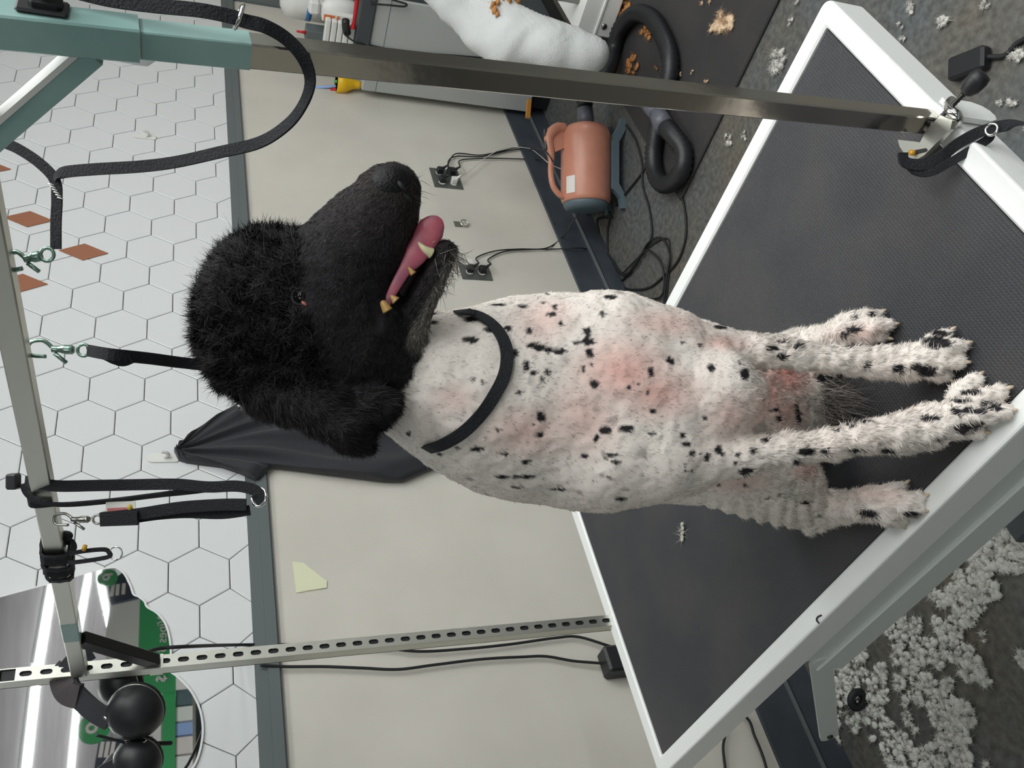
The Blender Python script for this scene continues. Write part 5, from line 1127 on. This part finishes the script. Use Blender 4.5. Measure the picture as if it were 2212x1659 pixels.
tc([(1080, 100, .0, 36), (1150, 118, .0, 30), (1185, 124, .0, 24)], .008)
tc([(1090, 30, -.02, 34), (1160, 78, -.05, 38), (1240, 96, -.05, 36)], .012)
PR = _sv
TV, TF = sdf_mesh(PR2, .009)
for _ in range(2):
    S_ = np.zeros_like(TV); c_ = np.zeros(len(TV))
    for i in range(4):
        a, b = TF[:, i], TF[:, (i+1) % 4]; np.add.at(S_, a, TV[b]); np.add.at(S_, b, TV[a]); np.add.at(c_, a, 1); np.add.at(c_, b, 1)
    TV = TV*.4+.6*S_/c_[:, None]
TN = vert_normals(TV, TF); X_, Y_, t_ = pxy(TV); q_ = (X_*.45+Y_*.9)
TV = TV+TN*(.0028*np.sin(q_*.12+vnoise(TV, 6, 3)*5)*(.5+vnoise(TV, 4, 8))+.0012*np.sin((X_-.4*Y_)*.9)*(Y_ < 90)+.016*vnoise(TV, 8, 4))[:, None]
TV[:, 2] = np.maximum(TV[:, 2], .014)
tw = np_mesh('towel', TV, TF, 'towel'); tag(tw, 'bunched white ribbed towel draped over the cart, a tan hair tuft on it', 'towel')
M['wood'].name = 'orange_wood'
tag(obj('wooden_stick', MB().bar(Dp(1143, 216, 3.62), Dp(1140, 254, 3.60), .016, .016), 'wood'), 'orange wooden stick end poking out under the grey cabinet', 'stick')

# ------------------------------------------------------------------ clipped hair: puffs of fine strands
def puff(name, centers, radii, nstr, c0, c1, length, seed, zmin=.002, width=.0016, flat=.5, parent=None, core=1.):
    rg = np.random.default_rng(seed); m = MB(); V = []; 
    for c, r in zip(centers, radii):
        k0 = len(m.v); m.ball((c[0], c[1], max(c[2], zmin+r*flat*.8)), (core*r*(.6+.8*rg.random()), core*r*(.6+.8*rg.random()), core*r*flat), 9, 6)
    A_ = np.array(m.v); A_ = A_+np.stack([vnoise(A_, 90, 40+i) for i in range(3)], 1)*np.mean(radii)*.45; A_[:, 2] = np.maximum(A_[:, 2], zmin)
    F_ = np.array(m.f); cen = np.array(centers); n = nstr*len(cen); ci = rg.integers(0, len(cen), n); d = rg.normal(size=(n, 3)); d[:, 2] = np.abs(d[:, 2])*.6; d /= np.linalg.norm(d, axis=1, keepdims=True)
    rr = np.array(radii)[ci][:, None]; P_ = cen[ci]+d*rr*[1, 1, flat]*.8; P_[:, 2] = np.maximum(P_[:, 2], zmin); dd = d+rg.normal(size=(n, 3))*.8; dd[:, 2] *= .5; dd /= np.linalg.norm(dd, axis=1, keepdims=True)
    L_ = length*(.4+.8*rg.random((n, 1))); side = np.cross(dd, [0, 0, 1.]); side /= np.linalg.norm(side, axis=1, keepdims=True)+1e-9; rows = []; cv = rg.normal(size=(n, 3))*.5
    for s_, ws in ((0, 1), (.5, .8), (1, .15)):
        q = P_+dd*L_*s_+cv*L_*s_*s_; q[:, 2] = np.maximum(q[:, 2], zmin); rows += [q-side*width*ws/2, q+side*width*ws/2]
    V2 = np.stack(rows, 1).reshape(-1, 3); i = np.arange(n)[:, None]*6; F2 = np.concatenate([i+np.array([[0, 1, 3, 2]]), i+np.array([[2, 3, 5, 4]])])
    col = np.concatenate([np.broadcast_to(lin(*c0), (len(A_), 3)), np.repeat(lin(*c0)+(lin(*c1)-lin(*c0))*rg.random((n, 1)), 6, axis=0)])
    return np_mesh(name, np.concatenate([A_, V2]), np.concatenate([F_, F2+len(A_)]), 'fur', colors=col, parent=parent)
WH, WH2, TN_, TN2, CR, CR2 = (208, 206, 200), (150, 148, 142), (186, 132, 80), (120, 82, 50), (226, 200, 170), (170, 130, 95)
def tuft_on_floor(x, y, wpx, hpx, label, c0=WH, c1=WH2, seed=0, z=.0, group='hair tufts on the floor'):
    rg = random.Random(seed); c = Zp(x, y, z+.004); s_ = depth(c)/FPX; cs_ = []; rs = []
    n = max(3, int(wpx*hpx/130))
    for k_ in range(n):
        ang = rg.random()*6.283; rad = math.sqrt(rg.random()); q = Zp(x+math.cos(ang)*rad*wpx*.42, y+math.sin(ang)*rad*hpx*.42, z+.006); cs_.append(q); rs.append(s_*min(wpx, hpx)*(.14+.12*rg.random()))
    o = puff('hair_tuft', cs_, rs, 44, c0, c1, s_*min(wpx, hpx)*.20, seed, zmin=z+.001, width=.0013, core=.9); tag(o, label, 'hair', group); return o
k = 100
for x, y, w_, h_, lb in ((1965, 18, 22, 34, 'upright white hair tuft at the top edge right of the table corner'), (2036, 46, 36, 28, 'long slanting white hair tuft on the concrete, the largest loose one'), (1944, 55, 20, 16, 'small round white hair tuft beyond the table corner'), (1948, 85, 18, 22, 'pale ragged hair tuft below the small round one'),
        (1705, 45, 16, 30, 'white hair tuft left of the table corner'), (1720, 5, 14, 14, 'white hair speck at the top edge by the mat'), (1680, 135, 40, 60, 'spread grey hair tuft between the mat and the table edge'), (1572, 300, 24, 30, 'white hair tuft on the concrete under the front post'), (1606, 290, 16, 36, 'thin white hair tuft hidden by the table edge beside the post'),
        (2186, 220, 26, 22, 'white hair tuft at the right edge below the black pedal'), (2200, 120, 40, 30, 'white hair tuft at the right edge beside the pedal cable'), (2160, 222, 20, 16, 'small white tuft near the clamp knob'), (2130, 10, 26, 20, 'white hair tuft at the top right corner'), (2210, 275, 20, 20, 'white tuft by the clamp strap at the right edge')):
    tuft_on_floor(x, y, w_, h_, lb, seed=k); k += 1
for x, y, w_, h_, lb, c in ((1556, 48, 62, 44, 'large cream hair tuft on the black mat', (CR, CR2)), (1395, 72, 24, 44, 'tan hair tuft inside the hose arch', (TN_, TN2)), (1366, 142, 30, 58, 'long tan hair tuft under the hose arch near the post', (TN_, TN2)), (1418, 145, 10, 18, 'small tan wisp between the hose legs', (TN_, TN2)),
        (1495, 155, 8, 12, 'pale wisp on the mat nearest the post', (CR, CR2)), (1526, 176, 10, 14, 'peach wisp on the mat edge near the post', (CR, CR2)), (1340, 18, 50, 40, 'tan hair heap at the foot of the cart', (TN_, TN2)), (1468, 160, 8, 18, 'faint cream wisp beside the hose', (CR, CR2)), (1525, 6, 24, 16, 'cream wisp at the top edge of the mat', (CR, CR2))):
    tuft_on_floor(x, y, w_, h_, lb, c[0], c[1], seed=k, z=.012, group='hair tufts on the mat'); k += 1
# hair on the towel and on the table
cs_ = [Dp(x, y, 2.93) for x, y in ((1068, 22), (1074, 30), (1064, 14), (1100, 4), (1118, 6), (1090, 0), (1084, -8))]
P_ = []
tb = BVHTree.FromPolygons([tuple(v) for v in TV], [tuple(int(i) for i in f) for f in TF])
for x, y in ((1068, 22), (1074, 32), (1064, 12), (1074, 4), (1100, 2), (1118, 6), (1130, 3), (1088, -4)):
    d = ray(x, y); h_ = tb.ray_cast(Vector(CAMP), Vector(d/np.linalg.norm(d))); 
    if h_[0] is not None: P_.append(np.array(h_[0])-_w*.004)
if P_: tag(puff('hair_tuft', P_, [.014]*len(P_), 14, TN_, TN2, .02, 77, zmin=.1), 'tan hair tuft clinging to the white towel', 'hair')
cs_ = [Zp(1473, y, TZ+.003) for y in (1134, 1142, 1150, 1158, 1164)]
tag(puff('hair_tuft', cs_, [.0042]*5, 14, (200, 196, 186), WH2, .010, 78, zmin=TZ+.001, width=.0008), 'small white hair wisp on the rubber table top', 'hair')
# drifts of white hair under and beyond the table: nobody could count these
rg = random.Random(5); cs_, rs = [], []
while len(cs_) < 2400:
    x, y = 1680+rg.random()*620, 1080+rg.random()*620
    if y < 3064/.967-x/.967*1.0 and False: continue
    edge = (3290-x)/1.034                                    # lower edge of the table apron in the picture
    if y < edge: continue
    q = Zp(x, y, .006); nz_ = vnoise(q[None]*1.0, 5.5, 3)[0]+.6*vnoise(q[None], 14, 4)[0]+.8*vnoise(q[None], 34, 5)[0]+(.35 if (y-edge) < 190 else -.25)+(.2 if x < 2150 else -.1)
    if nz_ < .22: continue
    cs_.append(q); rs.append(.0028+.0055*rg.random()**2)
hp_ = puff('hair_clippings', cs_, rs, 26, (222, 222, 216), (196, 197, 190), .0075, 6, zmin=.001, width=.0012, core=1.1, flat=.75); tag(hp_, 'drifts of clipped white hair on the floor beside the table', 'hair', kind='stuff')
# pedal and its cable on the floor, right of the clamp
p = Zp(2104, 140, .0); t = thing('foot_pedal', p, 'black foot pedal on the floor right of the table clamp', 'pedal')
obj('pedal_body', MB().box((-.048, -.026, 0), (.048, .026, .030), R=np.array([[.69, -.72, 0], [.72, .69, 0], [0, 0, 1]]), o=p, bev=.006), 'black_plastic', t)
obj('pedal_cable', MB().tube(catmull([p+np.array([-.030, -.033, .012]), Zp(2170, 120, .006), Zp(2200, 92, .006), Zp(2260, 60, .006)], 8), .006, 8), 'black_rubber', t)
# caster lying on the floor beyond the lever arm, and a stray hair on the white rim
p = Zp(1852, 1512, .03); t = thing('caster_wheel', (p[0], p[1], 0), 'black caster wheel with a steel pin on the floor behind the lever arm', 'wheel')
obj('tyre', MB().torus((p[0], p[1], .030), .020, .0095, ax=_w*[1, 1, 0], n=24), 'black_rubber', t)
obj('pin', MB().cyl((p[0], p[1], .030), Zp(1822, 1545, .012), .0045, .0045, 10), 'chrome_bright', t)
tag(obj('stray_hair', MB().tube(catmull([Zp(x, y, TZ+.0052) for x, y in ((1774, 1329), (1766, 1333), (1764, 1340), (1769, 1346))], 5), .0011, 6), 'black_rubber'), 'single curled dark hair on the white table rim above the lever arm', 'hair')
